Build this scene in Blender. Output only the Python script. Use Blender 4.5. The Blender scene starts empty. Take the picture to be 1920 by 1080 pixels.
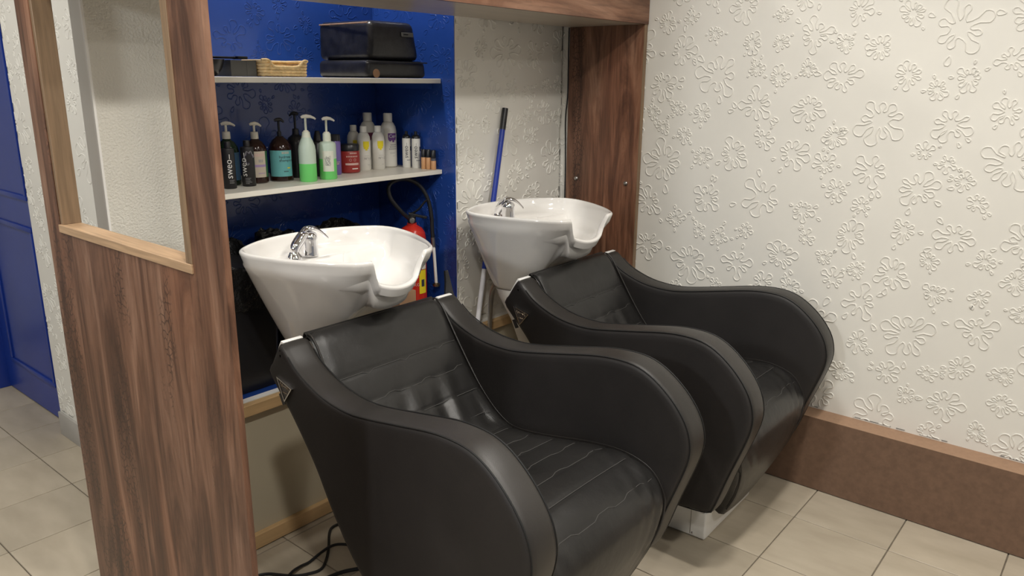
import bpy, bmesh, math, random
from mathutils import Vector, Matrix
R = math.radians
random.seed(7)
scene = bpy.context.scene
col = scene.collection

# ------------------------------------------------------------------ camera
CAM_H = 1.57
cam_d = bpy.data.cameras.new('camera')
cam_d.sensor_width = 36.0
cam_d.lens = 1442.8 / 1920 * 36.0
cam_d.clip_start = 0.02
cam = bpy.data.objects.new('camera', cam_d)
col.objects.link(cam)
yaw, pit, rol = 0.691320, 0.264362, -0.009678
fw = Vector((math.cos(pit) * math.cos(yaw), math.cos(pit) * math.sin(yaw), -math.sin(pit)))
rt = fw.cross(Vector((0, 0, 1))).normalized()
dn = fw.cross(rt)
r2 = rt * math.cos(rol) + dn * math.sin(rol)
d2 = -rt * math.sin(rol) + dn * math.cos(rol)
cam.matrix_world = Matrix(((r2.x, -d2.x, -fw.x, 0), (r2.y, -d2.y, -fw.y, 0), (r2.z, -d2.z, -fw.z, CAM_H), (0, 0, 0, 1)))
scene.camera = cam

# ------------------------------------------------------------------ world, lamps, exposure
w = bpy.data.worlds.new('world')
scene.world = w
w.use_nodes = True
w.node_tree.nodes['Background'].inputs[0].default_value = (0.93, 0.95, 1.0, 1)
w.node_tree.nodes['Background'].inputs[1].default_value = 0.22
vs = scene.view_settings
vs.view_transform = 'Standard'
vs.look = 'None'
vs.gamma = 1
vs.use_curve_mapping = False
vs.exposure = -0.16


def area(name, loc, size, power, color=(1, 0.95, 0.87), aim=None, spread=160):
    d = bpy.data.lights.new(name, 'AREA')
    d.shape = 'DISK'
    d.size = size
    d.energy = power
    d.color = color
    d.spread = R(spread)
    o = bpy.data.objects.new(name, d)
    col.objects.link(o)
    o.location = loc
    if aim is not None:
        o.rotation_euler = (Vector(aim) - Vector(loc)).to_track_quat('-Z', 'Y').to_euler()
    return o


for x, y, p in ((0.4, 0.5, 27), (1.7, 0.45, 22), (2.15, 1.05, 9), (2.2, -0.8, 8), (0.9, -0.9, 23), (-0.5, -0.2, 16), (-0.2, 1.9, 14), (0.2, 3.4, 16)):
    area('ceiling_or_fill_lamp', (x, y, 2.66), 0.16, p, (1, 0.955, 0.885))
area('ceiling_or_fill_lamp', (-2.6, 1.0, 2.60), 0.3, 40, (0.93, 0.97, 1.0), aim=(1.0, 2.4, 1.5))  # added fill light, aimed through the panel window to brighten the plaster pier
area('niche_lamp', (1.75, 2.42, 2.64), 0.10, 13)

# ------------------------------------------------------------------ helpers
M = {}


def mat(name, color=(0.8, 0.8, 0.8), rough=0.5, metal=0.0, spec=0.5, coat=0.0, trans=0.0, ior=1.45, alpha=1.0, sheen=0.0):
    m = bpy.data.materials.new(name)
    m.use_nodes = True
    b = m.node_tree.nodes['Principled BSDF']
    b.inputs['Base Color'].default_value = (*color, 1)
    b.inputs['Roughness'].default_value = rough
    b.inputs['Metallic'].default_value = metal
    b.inputs['Specular IOR Level'].default_value = spec
    b.inputs['Coat Weight'].default_value = coat
    b.inputs['Transmission Weight'].default_value = trans
    b.inputs['IOR'].default_value = ior
    b.inputs['Alpha'].default_value = alpha
    M[name] = m
    return m


def nd(m, typ, **kw):
    n = m.node_tree.nodes.new(typ)
    for k, v in kw.items():
        if k in n.inputs:
            n.inputs[k].default_value = v
        else:
            setattr(n, k, v)
    return n


def lk(m, a, b):
    m.node_tree.links.new(a, b)


def bsdf(m):
    return m.node_tree.nodes['Principled BSDF']


def coords(m, scale=(1, 1, 1), kind='Object'):
    t = nd(m, 'ShaderNodeTexCoord')
    p = nd(m, 'ShaderNodeMapping')
    p.inputs['Scale'].default_value = scale
    lk(m, t.outputs[kind], p.inputs['Vector'])
    return p.outputs['Vector']


def ramp(m, fac, stops):
    r = nd(m, 'ShaderNodeValToRGB')
    e = r.color_ramp.elements
    while len(e) < len(stops):
        e.new(0.5)
    for i, (p, c) in enumerate(stops):
        e[i].position = p
        e[i].color = (*c, 1)
    lk(m, fac, r.inputs['Fac'])
    return r.outputs['Color']


def mixc(m, fac, a, b, mode='MIX'):
    x = nd(m, 'ShaderNodeMix', data_type='RGBA', blend_type=mode)
    for s, v in ((x.inputs[0], fac), (x.inputs[6], a), (x.inputs[7], b)):
        if hasattr(v, 'is_linked'):
            lk(m, v, s)
        else:
            s.default_value = v if not isinstance(v, tuple) else (*v, 1)
    return x.outputs[2]


def bump(m, height, strength=0.3, dist=0.002):
    b = nd(m, 'ShaderNodeBump', Strength=strength, Distance=dist)
    lk(m, height, b.inputs['Height'])
    lk(m, b.outputs['Normal'], bsdf(m).inputs['Normal'])


def noisy(m, base, var=0.06, scale=12, cs=(1, 1, 1), bumps=0.0, bscale=200, bdist=0.001):
    v = coords(m, cs)
    n = nd(m, 'ShaderNodeTexNoise', Scale=scale, Detail=5.0)
    lk(m, v, n.inputs['Vector'])
    c = ramp(m, n.outputs['Fac'], [(0.3, tuple(max(0, x * (1 - var)) for x in base)), (0.7, tuple(min(1, x * (1 + var)) for x in base))])
    lk(m, c, bsdf(m).inputs['Base Color'])
    if bumps:
        n2 = nd(m, 'ShaderNodeTexNoise', Scale=bscale, Detail=3.0)
        lk(m, v, n2.inputs['Vector'])
        bump(m, n2.outputs['Fac'], bumps, bdist)
    return m


# materials ----------------------------------------------------------
noisy(mat('wallpaper_white', rough=0.55), (0.72, 0.70, 0.64), 0.02, 5, bumps=0.25, bscale=260, bdist=0.0006)
noisy(mat('plaster_rough', rough=0.7), (0.70, 0.68, 0.61), 0.02, 5, bumps=0.9, bscale=150, bdist=0.004)
noisy(mat('smooth_white', rough=0.5), (0.70, 0.69, 0.65), 0.02, 5)
noisy(mat('blue_paint', rough=0.24, coat=0.2), (0.017, 0.058, 0.275), 0.06, 6, bumps=0.2, bscale=120, bdist=0.0006)
noisy(mat('blue_door', rough=0.3), (0.010, 0.036, 0.25), 0.06, 4)
noisy(mat('beige_panel', rough=0.35), (0.56, 0.50, 0.37), 0.03, 3)
noisy(mat('pine', rough=0.5), (0.60, 0.40, 0.20), 0.16, 3, cs=(1, 6, 14))
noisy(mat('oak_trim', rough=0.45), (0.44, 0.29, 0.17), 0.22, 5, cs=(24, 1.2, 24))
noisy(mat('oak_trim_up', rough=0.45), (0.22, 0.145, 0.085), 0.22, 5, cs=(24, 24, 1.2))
noisy(mat('fibreboard', rough=0.75), (0.150, 0.088, 0.055), 0.13, 45, bumps=0.15, bscale=300)
noisy(mat('fibreboard_edge', rough=0.75), (0.33, 0.205, 0.13), 0.06, 60)
noisy(mat('grout', rough=0.9), (0.15, 0.125, 0.095), 0.2, 30)
noisy(mat('tile_skirting', rough=0.5), (0.42, 0.40, 0.37), 0.05, 8)
noisy(mat('laminate_grey', rough=0.28), (0.40, 0.34, 0.27), 0.10, 3, cs=(1, 14, 14))
noisy(mat('shelf_white', rough=0.35), (0.78, 0.75, 0.66), 0.03, 6)
mat('ceramic', (0.76, 0.74, 0.705), 0.07, coat=0.6)
mat('chrome', (0.82, 0.82, 0.84), 0.06, 1.0)
mat('steel_dull', (0.42, 0.40, 0.37), 0.35, 1.0)
mat('white_metal', (0.80, 0.79, 0.75), 0.3)
mat('cap_white', (0.88, 0.87, 0.84), 0.25)
mat('rubber_black', (0.012, 0.012, 0.013), 0.45)
mat('plastic_black', (0.014, 0.014, 0.016), 0.3)
mat('plastic_white', (0.74, 0.70, 0.60), 0.35)
mat('bottle_white', (0.72, 0.70, 0.64), 0.4)
mat('bottle_matt_black', (0.016, 0.015, 0.016), 0.42)
mat('amber', (0.022, 0.0075, 0.005), 0.14)
mat('dark_green_glass', (0.006, 0.022, 0.010), 0.2)
mat('label_turquoise', (0.14, 0.42, 0.43), 0.5)
mat('label_cream', (0.52, 0.45, 0.36), 0.5)
mat('label_blue', (0.05, 0.12, 0.22), 0.5)
mat('label_green', (0.03, 0.12, 0.05), 0.5)
mat('label_white', (0.66, 0.66, 0.56), 0.5)
mat('label_yellow', (0.75, 0.62, 0.02), 0.5)
mat('label_purple', (0.16, 0.06, 0.26), 0.5)
mat('label_maroon', (0.14, 0.02, 0.06), 0.5)
mat('lilac', (0.34, 0.24, 0.44), 0.5)
mat('purple_bottle', (0.17, 0.12, 0.36), 0.3)
mat('jar_red', (0.30, 0.030, 0.025), 0.35)
mat('print_white', (0.75, 0.74, 0.70), 0.6)
mat('print_pale', (0.62, 0.42, 0.38), 0.6)
mat('print_grey', (0.30, 0.30, 0.30), 0.6)
mat('print_dark', (0.04, 0.04, 0.05), 0.6)
mat('print_violet', (0.10, 0.09, 0.15), 0.6)
mat('liquid_green', (0.16, 0.62, 0.16), 0.25)
mat('bottle_frosted', (0.50, 0.60, 0.50), 0.4)
mat('neck_frosted', (0.62, 0.64, 0.52), 0.4)
mat('peach', (0.60, 0.32, 0.15), 0.4)
mat('clear_cap', (0.10, 0.10, 0.12), 0.1)
mat('ext_red', (0.48, 0.025, 0.015), 0.25)
mat('ext_yellow', (0.75, 0.60, 0.02), 0.5)
mat('brass', (0.45, 0.34, 0.18), 0.35, 1.0)
noisy(mat('cardboard', rough=0.8), (0.36, 0.21, 0.12), 0.06, 9)
noisy(mat('straw', rough=0.7), (0.72, 0.53, 0.27), 0.22, 60)
mat('tray_grey', (0.085, 0.085, 0.08), 0.35)
mat('stitch_dark', (0.006, 0.006, 0.006), 0.6)
mat('badge_face', (0.035, 0.028, 0.025), 0.2)
mat('badge_rim', (0.62, 0.60, 0.57), 0.18, 1.0)
mat('badge_script', (0.34, 0.27, 0.19), 0.35, 0.6)
mat('mop_blue', (0.012, 0.035, 0.28), 0.3)
mat('mop_white', (0.80, 0.80, 0.84), 0.4)
noisy(mat('vinyl_old', rough=0.32), (0.014, 0.014, 0.016), 0.5, 30, bumps=0.4, bscale=160, bdist=0.001)

m = mat('bag_black', (0.012, 0.012, 0.012), 0.22)
v = coords(m)
n = nd(m, 'ShaderNodeTexNoise', Scale=26.0, Detail=4.0)
lk(m, v, n.inputs['Vector'])
bump(m, n.outputs['Fac'], 1.0, 0.02)


def leather(name, base, rough, wr):
    m = mat(name, base, rough, spec=0.5)
    v = coords(m)
    n = nd(m, 'ShaderNodeTexNoise', Scale=5.0, Detail=4.0)
    lk(m, v, n.inputs['Vector'])
    c = ramp(m, n.outputs['Fac'], [(0.3, tuple(x * 0.8 for x in base)), (0.7, tuple(x * 1.25 for x in base))])
    lk(m, c, bsdf(m).inputs['Base Color'])
    rr = nd(m, 'ShaderNodeMapRange')
    rr.inputs['To Min'].default_value = rough - 0.06
    rr.inputs['To Max'].default_value = rough + 0.08
    lk(m, n.outputs['Fac'], rr.inputs['Value'])
    lk(m, rr.outputs['Result'], bsdf(m).inputs['Roughness'])
    vo = nd(m, 'ShaderNodeTexVoronoi', Scale=700.0)
    lk(m, v, vo.inputs['Vector'])
    n2 = nd(m, 'ShaderNodeTexNoise', Scale=14.0, Detail=3.0)
    lk(m, v, n2.inputs['Vector'])
    ad = nd(m, 'ShaderNodeMath', operation='MULTIPLY_ADD')
    lk(m, vo.outputs['Distance'], ad.inputs[0])
    ad.inputs[1].default_value = 0.08
    mu = nd(m, 'ShaderNodeMath', operation='MULTIPLY')
    lk(m, n2.outputs['Fac'], mu.inputs[0])
    mu.inputs[1].default_value = wr
    lk(m, mu.outputs[0], ad.inputs[2])
    bump(m, ad.outputs[0], 0.5, 0.004)
    return m


leather('leather_side', (0.0125, 0.0105, 0.0098), 0.58, 0.12)
leather('leather_band', (0.024, 0.0215, 0.0195), 0.40, 0.15)
leather('leather_seat', (0.018, 0.0172, 0.0165), 0.31, 1.3)
mat('thread', (0.060, 0.058, 0.055), 0.7)


def wood(name, axis):
    """brown distressed wood print, streaks along the given axis, with crackle patches"""
    m = mat(name, rough=0.42)
    s = {'z': (7, 7, 0.8), 'x': (0.8, 7, 7)}[axis]
    v = coords(m, s)
    n = nd(m, 'ShaderNodeTexNoise', Scale=1.7, Detail=9.0, Roughness=0.66, Distortion=0.9)
    lk(m, v, n.inputs['Vector'])
    c1 = ramp(m, n.outputs['Fac'], [(0.30, (0.045, 0.021, 0.014)), (0.43, (0.105, 0.050, 0.030)), (0.53, (0.180, 0.090, 0.054)), (0.66, (0.275, 0.155, 0.100)), (0.80, (0.36, 0.225, 0.155))])
    sb = {'z': (3.0, 3.0, 0.9), 'x': (0.9, 3.0, 3.0)}[axis]
    nb = nd(m, 'ShaderNodeTexNoise', Scale=1.3, Detail=3.0)
    lk(m, coords(m, sb), nb.inputs['Vector'])
    cb = ramp(m, nb.outputs['Fac'], [(0.32, (0.74, 0.72, 0.76)), (0.5, (1.0, 1.0, 1.0)), (0.68, (1.22, 1.06, 0.96))])
    c1 = mixc(m, 0.9, c1, cb, 'MULTIPLY')
    s2 = {'z': (60, 60, 3.2), 'x': (3.2, 60, 60)}[axis]
    v2 = coords(m, s2)
    n2 = nd(m, 'ShaderNodeTexNoise', Scale=1.6, Detail=5.0)
    lk(m, v2, n2.inputs['Vector'])
    c2 = ramp(m, n2.outputs['Fac'], [(0.30, (0.42, 0.38, 0.36)), (0.50, (1, 1, 1)), (0.8, (1.15, 1.12, 1.08))])
    c = mixc(m, 0.55, c1, c2, 'MULTIPLY')
    # crackle: voronoi edges masked by stretched blotches
    s3 = {'z': (80, 80, 46), 'x': (46, 80, 80)}[axis]
    v3 = coords(m, s3)
    vo = nd(m, 'ShaderNodeTexVoronoi', Scale=1.0, feature='DISTANCE_TO_EDGE')
    lk(m, v3, vo.inputs['Vector'])
    lt = nd(m, 'ShaderNodeMath', operation='LESS_THAN')
    lk(m, vo.outputs['Distance'], lt.inputs[0])
    lt.inputs[1].default_value = 0.07
    s4 = {'z': (7.0, 7.0, 1.3), 'x': (1.3, 7.0, 7.0)}[axis]
    v4 = coords(m, s4)
    n4 = nd(m, 'ShaderNodeTexNoise', Scale=1.0, Detail=3.0)
    lk(m, v4, n4.inputs['Vector'])
    mk = nd(m, 'ShaderNodeMapRange')
    mk.inputs['From Min'].default_value = 0.57
    mk.inputs['From Max'].default_value = 0.63
    lk(m, n4.outputs['Fac'], mk.inputs['Value'])
    mm = nd(m, 'ShaderNodeMath', operation='MULTIPLY')
    lk(m, lt.outputs[0], mm.inputs[0])
    lk(m, mk.outputs['Result'], mm.inputs[1])
    m2 = nd(m, 'ShaderNodeMath', operation='MULTIPLY')
    lk(m, mm.outputs[0], m2.inputs[0])
    m2.inputs[1].default_value = 0.7
    c = mixc(m, m2.outputs[0], c, (0.035, 0.018, 0.012))
    lk(m, c, bsdf(m).inputs['Base Color'])
    bump(m, n2.outputs['Fac'], 0.15, 0.001)
    return m


wood('wood_upright', 'z')
wood('wood_beam', 'x')

m = mat('floor_tile', rough=0.42)
v = coords(m, (1, 1, 1))
oi = nd(m, 'ShaderNodeObjectInfo')
n = nd(m, 'ShaderNodeTexNoise', Scale=14.0, Detail=6.0)
mp = nd(m, 'ShaderNodeVectorMath', operation='ADD')
lk(m, v, mp.inputs[0])
cx_ = nd(m, 'ShaderNodeCombineXYZ')
ml = nd(m, 'ShaderNodeMath', operation='MULTIPLY')
lk(m, oi.outputs['Random'], ml.inputs[0])
ml.inputs[1].default_value = 40.0
lk(m, ml.outputs[0], cx_.inputs[0])
lk(m, ml.outputs[0], cx_.inputs[2])
lk(m, cx_.outputs[0], mp.inputs[1])
st = nd(m, 'ShaderNodeVectorMath', operation='MULTIPLY')
st.inputs[1].default_value = (1.0, 0.35, 1.0)
lk(m, mp.outputs[0], st.inputs[0])
lk(m, st.outputs[0], n.inputs['Vector'])
c = ramp(m, n.outputs['Fac'], [(0.3, (0.385, 0.330, 0.250)), (0.72, (0.47, 0.410, 0.318))])
hv = nd(m, 'ShaderNodeHueSaturation')
vr = nd(m, 'ShaderNodeMapRange')
vr.inputs['To Min'].default_value = 0.94
vr.inputs['To Max'].default_value = 1.05
lk(m, oi.outputs['Random'], vr.inputs['Value'])
lk(m, vr.outputs['Result'], hv.inputs['Value'])
lk(m, c, hv.inputs['Color'])
lk(m, hv.outputs[0], bsdf(m).inputs['Base Color'])
n3 = nd(m, 'ShaderNodeTexNoise', Scale=420.0, Detail=2.0)
lk(m, v, n3.inputs['Vector'])
bump(m, n3.outputs['Fac'], 0.12, 0.0008)


# mesh helpers --------------------------------------------------------
class MB:
    def __init__(self):
        self.v = []
        self.f = []

    def add(self, vs_, fs_):
        b = len(self.v)
        self.v += [tuple(p) for p in vs_]
        self.f += [tuple(i + b for i in f) for f in fs_]
        return self

    def box(self, x0, x1, y0, y1, z0, z1):
        return self.add([(x, y, z) for z in (z0, z1) for y in (y0, y1) for x in (x0, x1)],
                        [(0, 2, 3, 1), (4, 5, 7, 6), (0, 1, 5, 4), (2, 6, 7, 3), (0, 4, 6, 2), (1, 3, 7, 5)])

    def rings(self, rings, cap0=True, cap1=True, closed=True):
        n_ = len(rings[0])
        vs_ = [p for r_ in rings for p in r_]
        fs_ = []
        for i in range(len(rings) - 1):
            for j in range(n_ if closed else n_ - 1):
                k = (j + 1) % n_
                fs_.append((i * n_ + j, i * n_ + k, (i + 1) * n_ + k, (i + 1) * n_ + j))
        if cap0:
            fs_.append(tuple(reversed(range(n_))))
        if cap1:
            fs_.append(tuple((len(rings) - 1) * n_ + j for j in range(n_)))
        return self.add(vs_, fs_)

    def lathe(self, prof, cx=0, cy=0, z=0, n=28, sy=1.0, cap0=True, cap1=True):
        rs = []
        for r_, h in prof:
            rs.append([(cx + r_ * math.cos(2 * math.pi * j / n), cy + sy * r_ * math.sin(2 * math.pi * j / n), z + h) for j in range(n)])
        return self.rings(rs, cap0, cap1)

    def tube(self, pts, rad, n=8, closed=False, flat=1.0):
        pts = [Vector(p) for p in pts]
        L = len(pts)
        rs = []
        up = None
        for i in range(L):
            a = pts[(i - 1) % L] if (closed or i > 0) else pts[i]
            b = pts[(i + 1) % L] if (closed or i < L - 1) else pts[i]
            t = (b - a)
            t = t.normalized() if t.length > 1e-9 else Vector((0, 0, 1))
            if up is None:
                up = t.orthogonal().normalized()
            up = (up - t * up.dot(t))
            up = up.normalized() if up.length > 1e-6 else t.orthogonal().normalized()
            s_ = t.cross(up)
            r_ = rad[i] if isinstance(rad, (list, tuple)) else rad
            rs.append([tuple(pts[i] + (up * math.cos(2 * math.pi * j / n) * flat + s_ * math.sin(2 * math.pi * j / n)) * r_) for j in range(n)])
        if closed:
            rs.append(rs[0])
            return self.rings(rs, False, False)
        return self.rings(rs)

    def build(self, name, material, parent=None, smooth=40, bevel=0.0, seg=2, weld=False):
        me = bpy.data.meshes.new(name)
        me.from_pydata(self.v, [], self.f)
        bm = bmesh.new()
        bm.from_mesh(me)
        if weld:
            bmesh.ops.remove_doubles(bm, verts=bm.verts, dist=1e-5)
        bmesh.ops.recalc_face_normals(bm, faces=bm.faces)
        if bevel:
            es = [e for e in bm.edges if len(e.link_faces) == 2 and e.calc_face_angle(0) > R(30)]
            bmesh.ops.bevel(bm, geom=es, offset=bevel, segments=seg, profile=0.5, affect='EDGES')
        bm.to_mesh(me)
        bm.free()
        me.materials.append(M[material])
        if smooth:
            me.polygons.foreach_set('use_smooth', [True] * len(me.polygons))
            me.set_sharp_from_angle(angle=R(smooth))
        o = bpy.data.objects.new(name, me)
        col.objects.link(o)
        if parent is not None:
            o.parent = parent
        return o


def thing(name, label, cat, loc=(0, 0, 0), rz=0, group=None):
    o = bpy.data.objects.new(name, None)
    o.empty_display_size = 0.05
    col.objects.link(o)
    o.location = loc
    o.rotation_euler = (0, 0, rz)
    return tag(o, label, cat, group)


def tag(o, label, cat, group=None):
    o['label'] = label
    o['category'] = cat
    if group:
        o['group'] = group
    return o


def struct(o, label=None, cat=None):
    o['kind'] = 'structure'
    if label:
        o['label'] = label
    if cat:
        o['category'] = cat
    return o


def copy_tree(o, parent=None):
    c_ = o.copy()
    col.objects.link(c_)
    if parent is not None:
        c_.parent = parent
    for ch in list(o.children):
        copy_tree(ch, c_)
    return c_


def catmull(pts, n=8, closed=False):
    P_ = [Vector(p) for p in pts]
    L = len(P_)
    out = []
    for i in range(L if closed else L - 1):
        if closed:
            a, b, c_, d = P_[(i - 1) % L], P_[i], P_[(i + 1) % L], P_[(i + 2) % L]
        else:
            a, b, c_, d = P_[max(i - 1, 0)], P_[i], P_[i + 1], P_[min(i + 2, L - 1)]
        for k in range(n):
            t = k / n
            out.append(0.5 * ((2 * b) + (c_ - a) * t + (2 * a - 5 * b + 4 * c_ - d) * t * t + (3 * b - a - 3 * c_ + d) * t ** 3))
    if not closed:
        out.append(P_[-1])
    return out


def resample(pts, n, closed=False):
    pts = [Vector(p) for p in pts]
    if closed:
        pts = pts + [pts[0]]
    d = [0]
    for a, b in zip(pts, pts[1:]):
        d.append(d[-1] + (b - a).length)
    out = []
    j = 0
    m_ = n if closed else n - 1
    for i in range(n):
        t = d[-1] * i / m_
        while j < len(d) - 2 and d[j + 1] < t:
            j += 1
        s_ = (t - d[j]) / max(1e-9, d[j + 1] - d[j])
        out.append(pts[j].lerp(pts[j + 1], min(1, s_)))
    return out, d[-1]


def sstep(a, b, x):
    t = max(0.0, min(1.0, (x - a) / (b - a)))
    return t * t * (3 - 2 * t)


_tc = {}


def text_geo(s, size):
    """triangulated outline of a string, lower-left origin, from Blender's built-in font"""
    k = (s, size)
    if k in _tc:
        return _tc[k]
    cu = bpy.data.curves.new('t', 'FONT')
    cu.body = s
    cu.size = size
    cu.resolution_u = 2
    o = bpy.data.objects.new('t', cu)
    col.objects.link(o)
    bpy.context.view_layer.update()
    me = o.evaluated_get(bpy.context.evaluated_depsgraph_get()).to_mesh()
    vs_ = [v.co.copy() for v in me.vertices]
    fs_ = [tuple(p.vertices) for p in me.polygons]
    o.evaluated_get(bpy.context.evaluated_depsgraph_get()).to_mesh_clear()
    bpy.data.objects.remove(o)
    bpy.data.curves.remove(cu)
    _tc[k] = (vs_, fs_)
    return _tc[k]


# ------------------------------------------------------------------ the setting
XW = 2.996      # right wall
YW = 2.19       # back wall
XN = 2.28       # right side of the niche
YN = 2.667      # back of the niche
ZC = 2.70

# floor
b = MB().box(-4, 3.1, -4, 5.4, -0.06, -0.004)
floor = struct(b.build('floor', 'grout', smooth=0))
tx, ty = 0.3290, 0.3270
x0t, y0t = 0.678 - 7 * tx, 0.158 - 4 * ty
tile_me = None
for i in range(14):
    for j in range(19):
        xa, ya = x0t + i * tx, y0t + j * ty
        if xa > 2.95 or (xa > 1.2 and ya > 2.2):
            continue
        if tile_me is None:
            o = MB().box(-tx / 2 + 0.002, tx / 2 - 0.002, -ty / 2 + 0.002, ty / 2 - 0.002, -0.008, 0).build('tile', 'floor_tile', floor, smooth=30, bevel=0.0012, seg=1)
            tile_me = o.data
        else:
            o = bpy.data.objects.new('tile', tile_me)
            col.objects.link(o)
            o.parent = floor
        o.location = (xa + tx / 2, ya + ty / 2, 0)

# walls
wall_right = struct(MB().box(XW, XW + 0.12, -4, 5.4, 0, ZC).build('wall_right', 'wallpaper_white', smooth=0))
wall_back = struct(MB().box(XN, XW, YW, YW + 0.5, 0.0, ZC).build('wall_back', 'wallpaper_white', smooth=0))
b = MB().box(1.13, XN, YN, YN + 0.06, 0.5, ZC)
niche_wall = struct(b.build('wall_niche', 'blue_paint', smooth=0))
b = MB().box(XN - 0.004, XN, YW, YN, 0.535, ZC)
ns = struct(b.build('wall_niche_side', 'blue_paint', smooth=0))
b = MB().box(1.126, 1.13, YW, YN, 0.535, ZC)
struct(b.build('wall_niche_inner', 'blue_paint', smooth=0))
b = MB().box(1.13, XN - 0.004, YW + 0.004, YN, 0.50, 0.535)
struct(b.build('floor_niche', 'blue_paint', smooth=0))
# end of the niche wall: rough plaster pier with a corner bead, flower wallpaper further back
struct(MB().box(0.900, 1.126, YW, 2.262, 0, ZC).build('wall_pier', 'smooth_white', smooth=0))
b = MB().box(0.904, 1.126, YW - 0.003, YW, 0.0, ZC)
struct(b.build('wall_pier_front', 'plaster_rough', smooth=0))
struct(MB().box(0.8985, 0.9045, YW - 0.005, YW + 0.004, 0.0, ZC).build('trim_1', 'cap_white', smooth=0))
wall_left = struct(MB().box(1.17, 1.6, 2.73, 3.605, 0, ZC).box(1.10, 1.126, 2.262, 2.73, 0, ZC).build('wall_left', 'wallpaper_white', smooth=0))
struct(MB().box(1.10, 1.6, 4.50, 5.4, 0, ZC).build('wall_far', 'wallpaper_white', smooth=0))
struct(MB().box(-4, 1.6, 5.4, 5.5, 0, ZC).build('wall_end', 'smooth_white', smooth=0))
struct(MB().box(1.17, 1.6, 3.605, 4.5, 2.08, ZC).build('wall_lintel', 'wallpaper_white', smooth=0))
struct(MB().box(-4, 3.2, -4, 5.5, ZC, ZC + 0.08).build('ceiling', 'smooth_white', smooth=0))

# skirting
bb = struct(MB().box(2.90, XW, -4, 1.744, 0.004, 0.303).build('baseboard_right', 'fibreboard', smooth=0))
bb.data.materials.append(M['fibreboard_edge'])
for p in bb.data.polygons:
    if p.normal.z > 0.9:
        p.material_index = 1
struct(MB().box(1.159, 1.17, 2.73, 3.605, 0, 0.11).build('baseboard_left', 'tile_skirting', smooth=30, bevel=0.002))

# knee panel under the niche: beige board, pine battens, white ledge
knee = struct(MB().box(1.126, XW, 2.165, YW, 0.0, 0.5349).build('wall_knee', 'beige_panel', smooth=0))
MB().box(1.126, XW - 0.03, 2.139, 2.165, 0.496, 0.535).build('top_batten', 'pine', knee, smooth=30, bevel=0.0015, seg=1)
MB().box(1.126, XW - 0.03, 2.143, 2.165, 0.004, 0.056).build('bottom_batten', 'pine', knee, smooth=30, bevel=0.0015, seg=1)
MB().box(1.126, XW - 0.03, 2.166, YW + 0.004, 0.535, 0.5375).build('ledge_strip', 'cap_white', knee, smooth=0)

# blue panelled door on the left
door = struct(MB().box(1.216, 1.256, 3.615, 4.40, 0.008, 2.06).build('door_1', 'blue_door', smooth=0))
for z0, z1 in ((0.17, 0.92), (1.04, 1.94)):
    y0, y1 = 3.74, 4.29
    fr = [(1.209, 1.216)]
    b = MB()
    t_ = 0.022
    b.box(1.207, 1.217, y0, y1, z0, z0 + t_).box(1.207, 1.217, y0, y1, z1 - t_, z1)
    b.box(1.207, 1.217, y0, y0 + t_, z0 + t_, z1 - t_).box(1.207, 1.217, y1 - t_, y1, z0 + t_, z1 - t_)
    b.build('panel_moulding', 'blue_door', door, smooth=30, bevel=0.003)
b = MB().box(1.165, 1.26, 4.40, 4.50, 0.0, 2.08).box(1.171, 1.26, 3.605, 3.615, 0, 2.08).box(1.171, 1.26, 3.615, 4.4, 2.06, 2.08)
b.build('door_frame', 'blue_door', door, smooth=30, bevel=0.004)


# embossed flowers of the wallpaper ------------------------------------
def splat(rad, rng):
    """closed outline of a paint-splash flower plus loose drops, in 2-D, around 0,0"""
    nl = rng.choice([7, 8, 8, 9, 10])
    a0 = rng.random() * 6.28
    pts = []
    angs = []
    big = rng.sample(range(nl), 3)
    for i in range(nl):
        a = a0 + (i + rng.uniform(-0.16, 0.16)) * 2 * math.pi / nl
        L = rad * (rng.uniform(0.88, 1.05) if i in big else rng.uniform(0.60, 0.82))
        wv = rad * (rng.uniform(0.19, 0.25) if i in big else rng.uniform(0.10, 0.16))
        angs.append((a, L))
        ca, sa = math.cos(a), math.sin(a)
        h = math.pi / nl
        r0 = rad * rng.uniform(0.24, 0.32)
        pts.append((r0 * math.cos(a - h), r0 * math.sin(a - h)))
        for t_, s_ in ((0.56, -0.42), (0.80, -1.0), (0.96, -0.55), (1.0, 0.0), (0.96, 0.55), (0.80, 1.0), (0.56, 0.42)):
            pts.append((ca * L * t_ - sa * wv * s_, sa * L * t_ + ca * wv * s_))
    out = [catmull([(x, y, 0) for x, y in pts], 2, True)]
    for i in range(rng.choice([1, 2, 2, 3])):
        a, L = rng.choice(angs)
        a += rng.uniform(-0.25, 0.25)
        d = L + rad * rng.uniform(0.30, 0.42)
        s_ = rad * rng.uniform(0.10, 0.17)
        ca, sa = math.cos(a), math.sin(a)
        q = []
        for k in range(9):
            t_ = 2 * math.pi * k / 9
            u = -math.cos(t_) * s_ * 1.15
            vv = math.sin(t_) * s_ * 0.62 * (1 + 0.55 * (-math.cos(t_)))
            q.append((ca * (d + u) - sa * vv, sa * (d + u) + ca * vv, 0))
        out.append(q)
    return out


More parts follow.
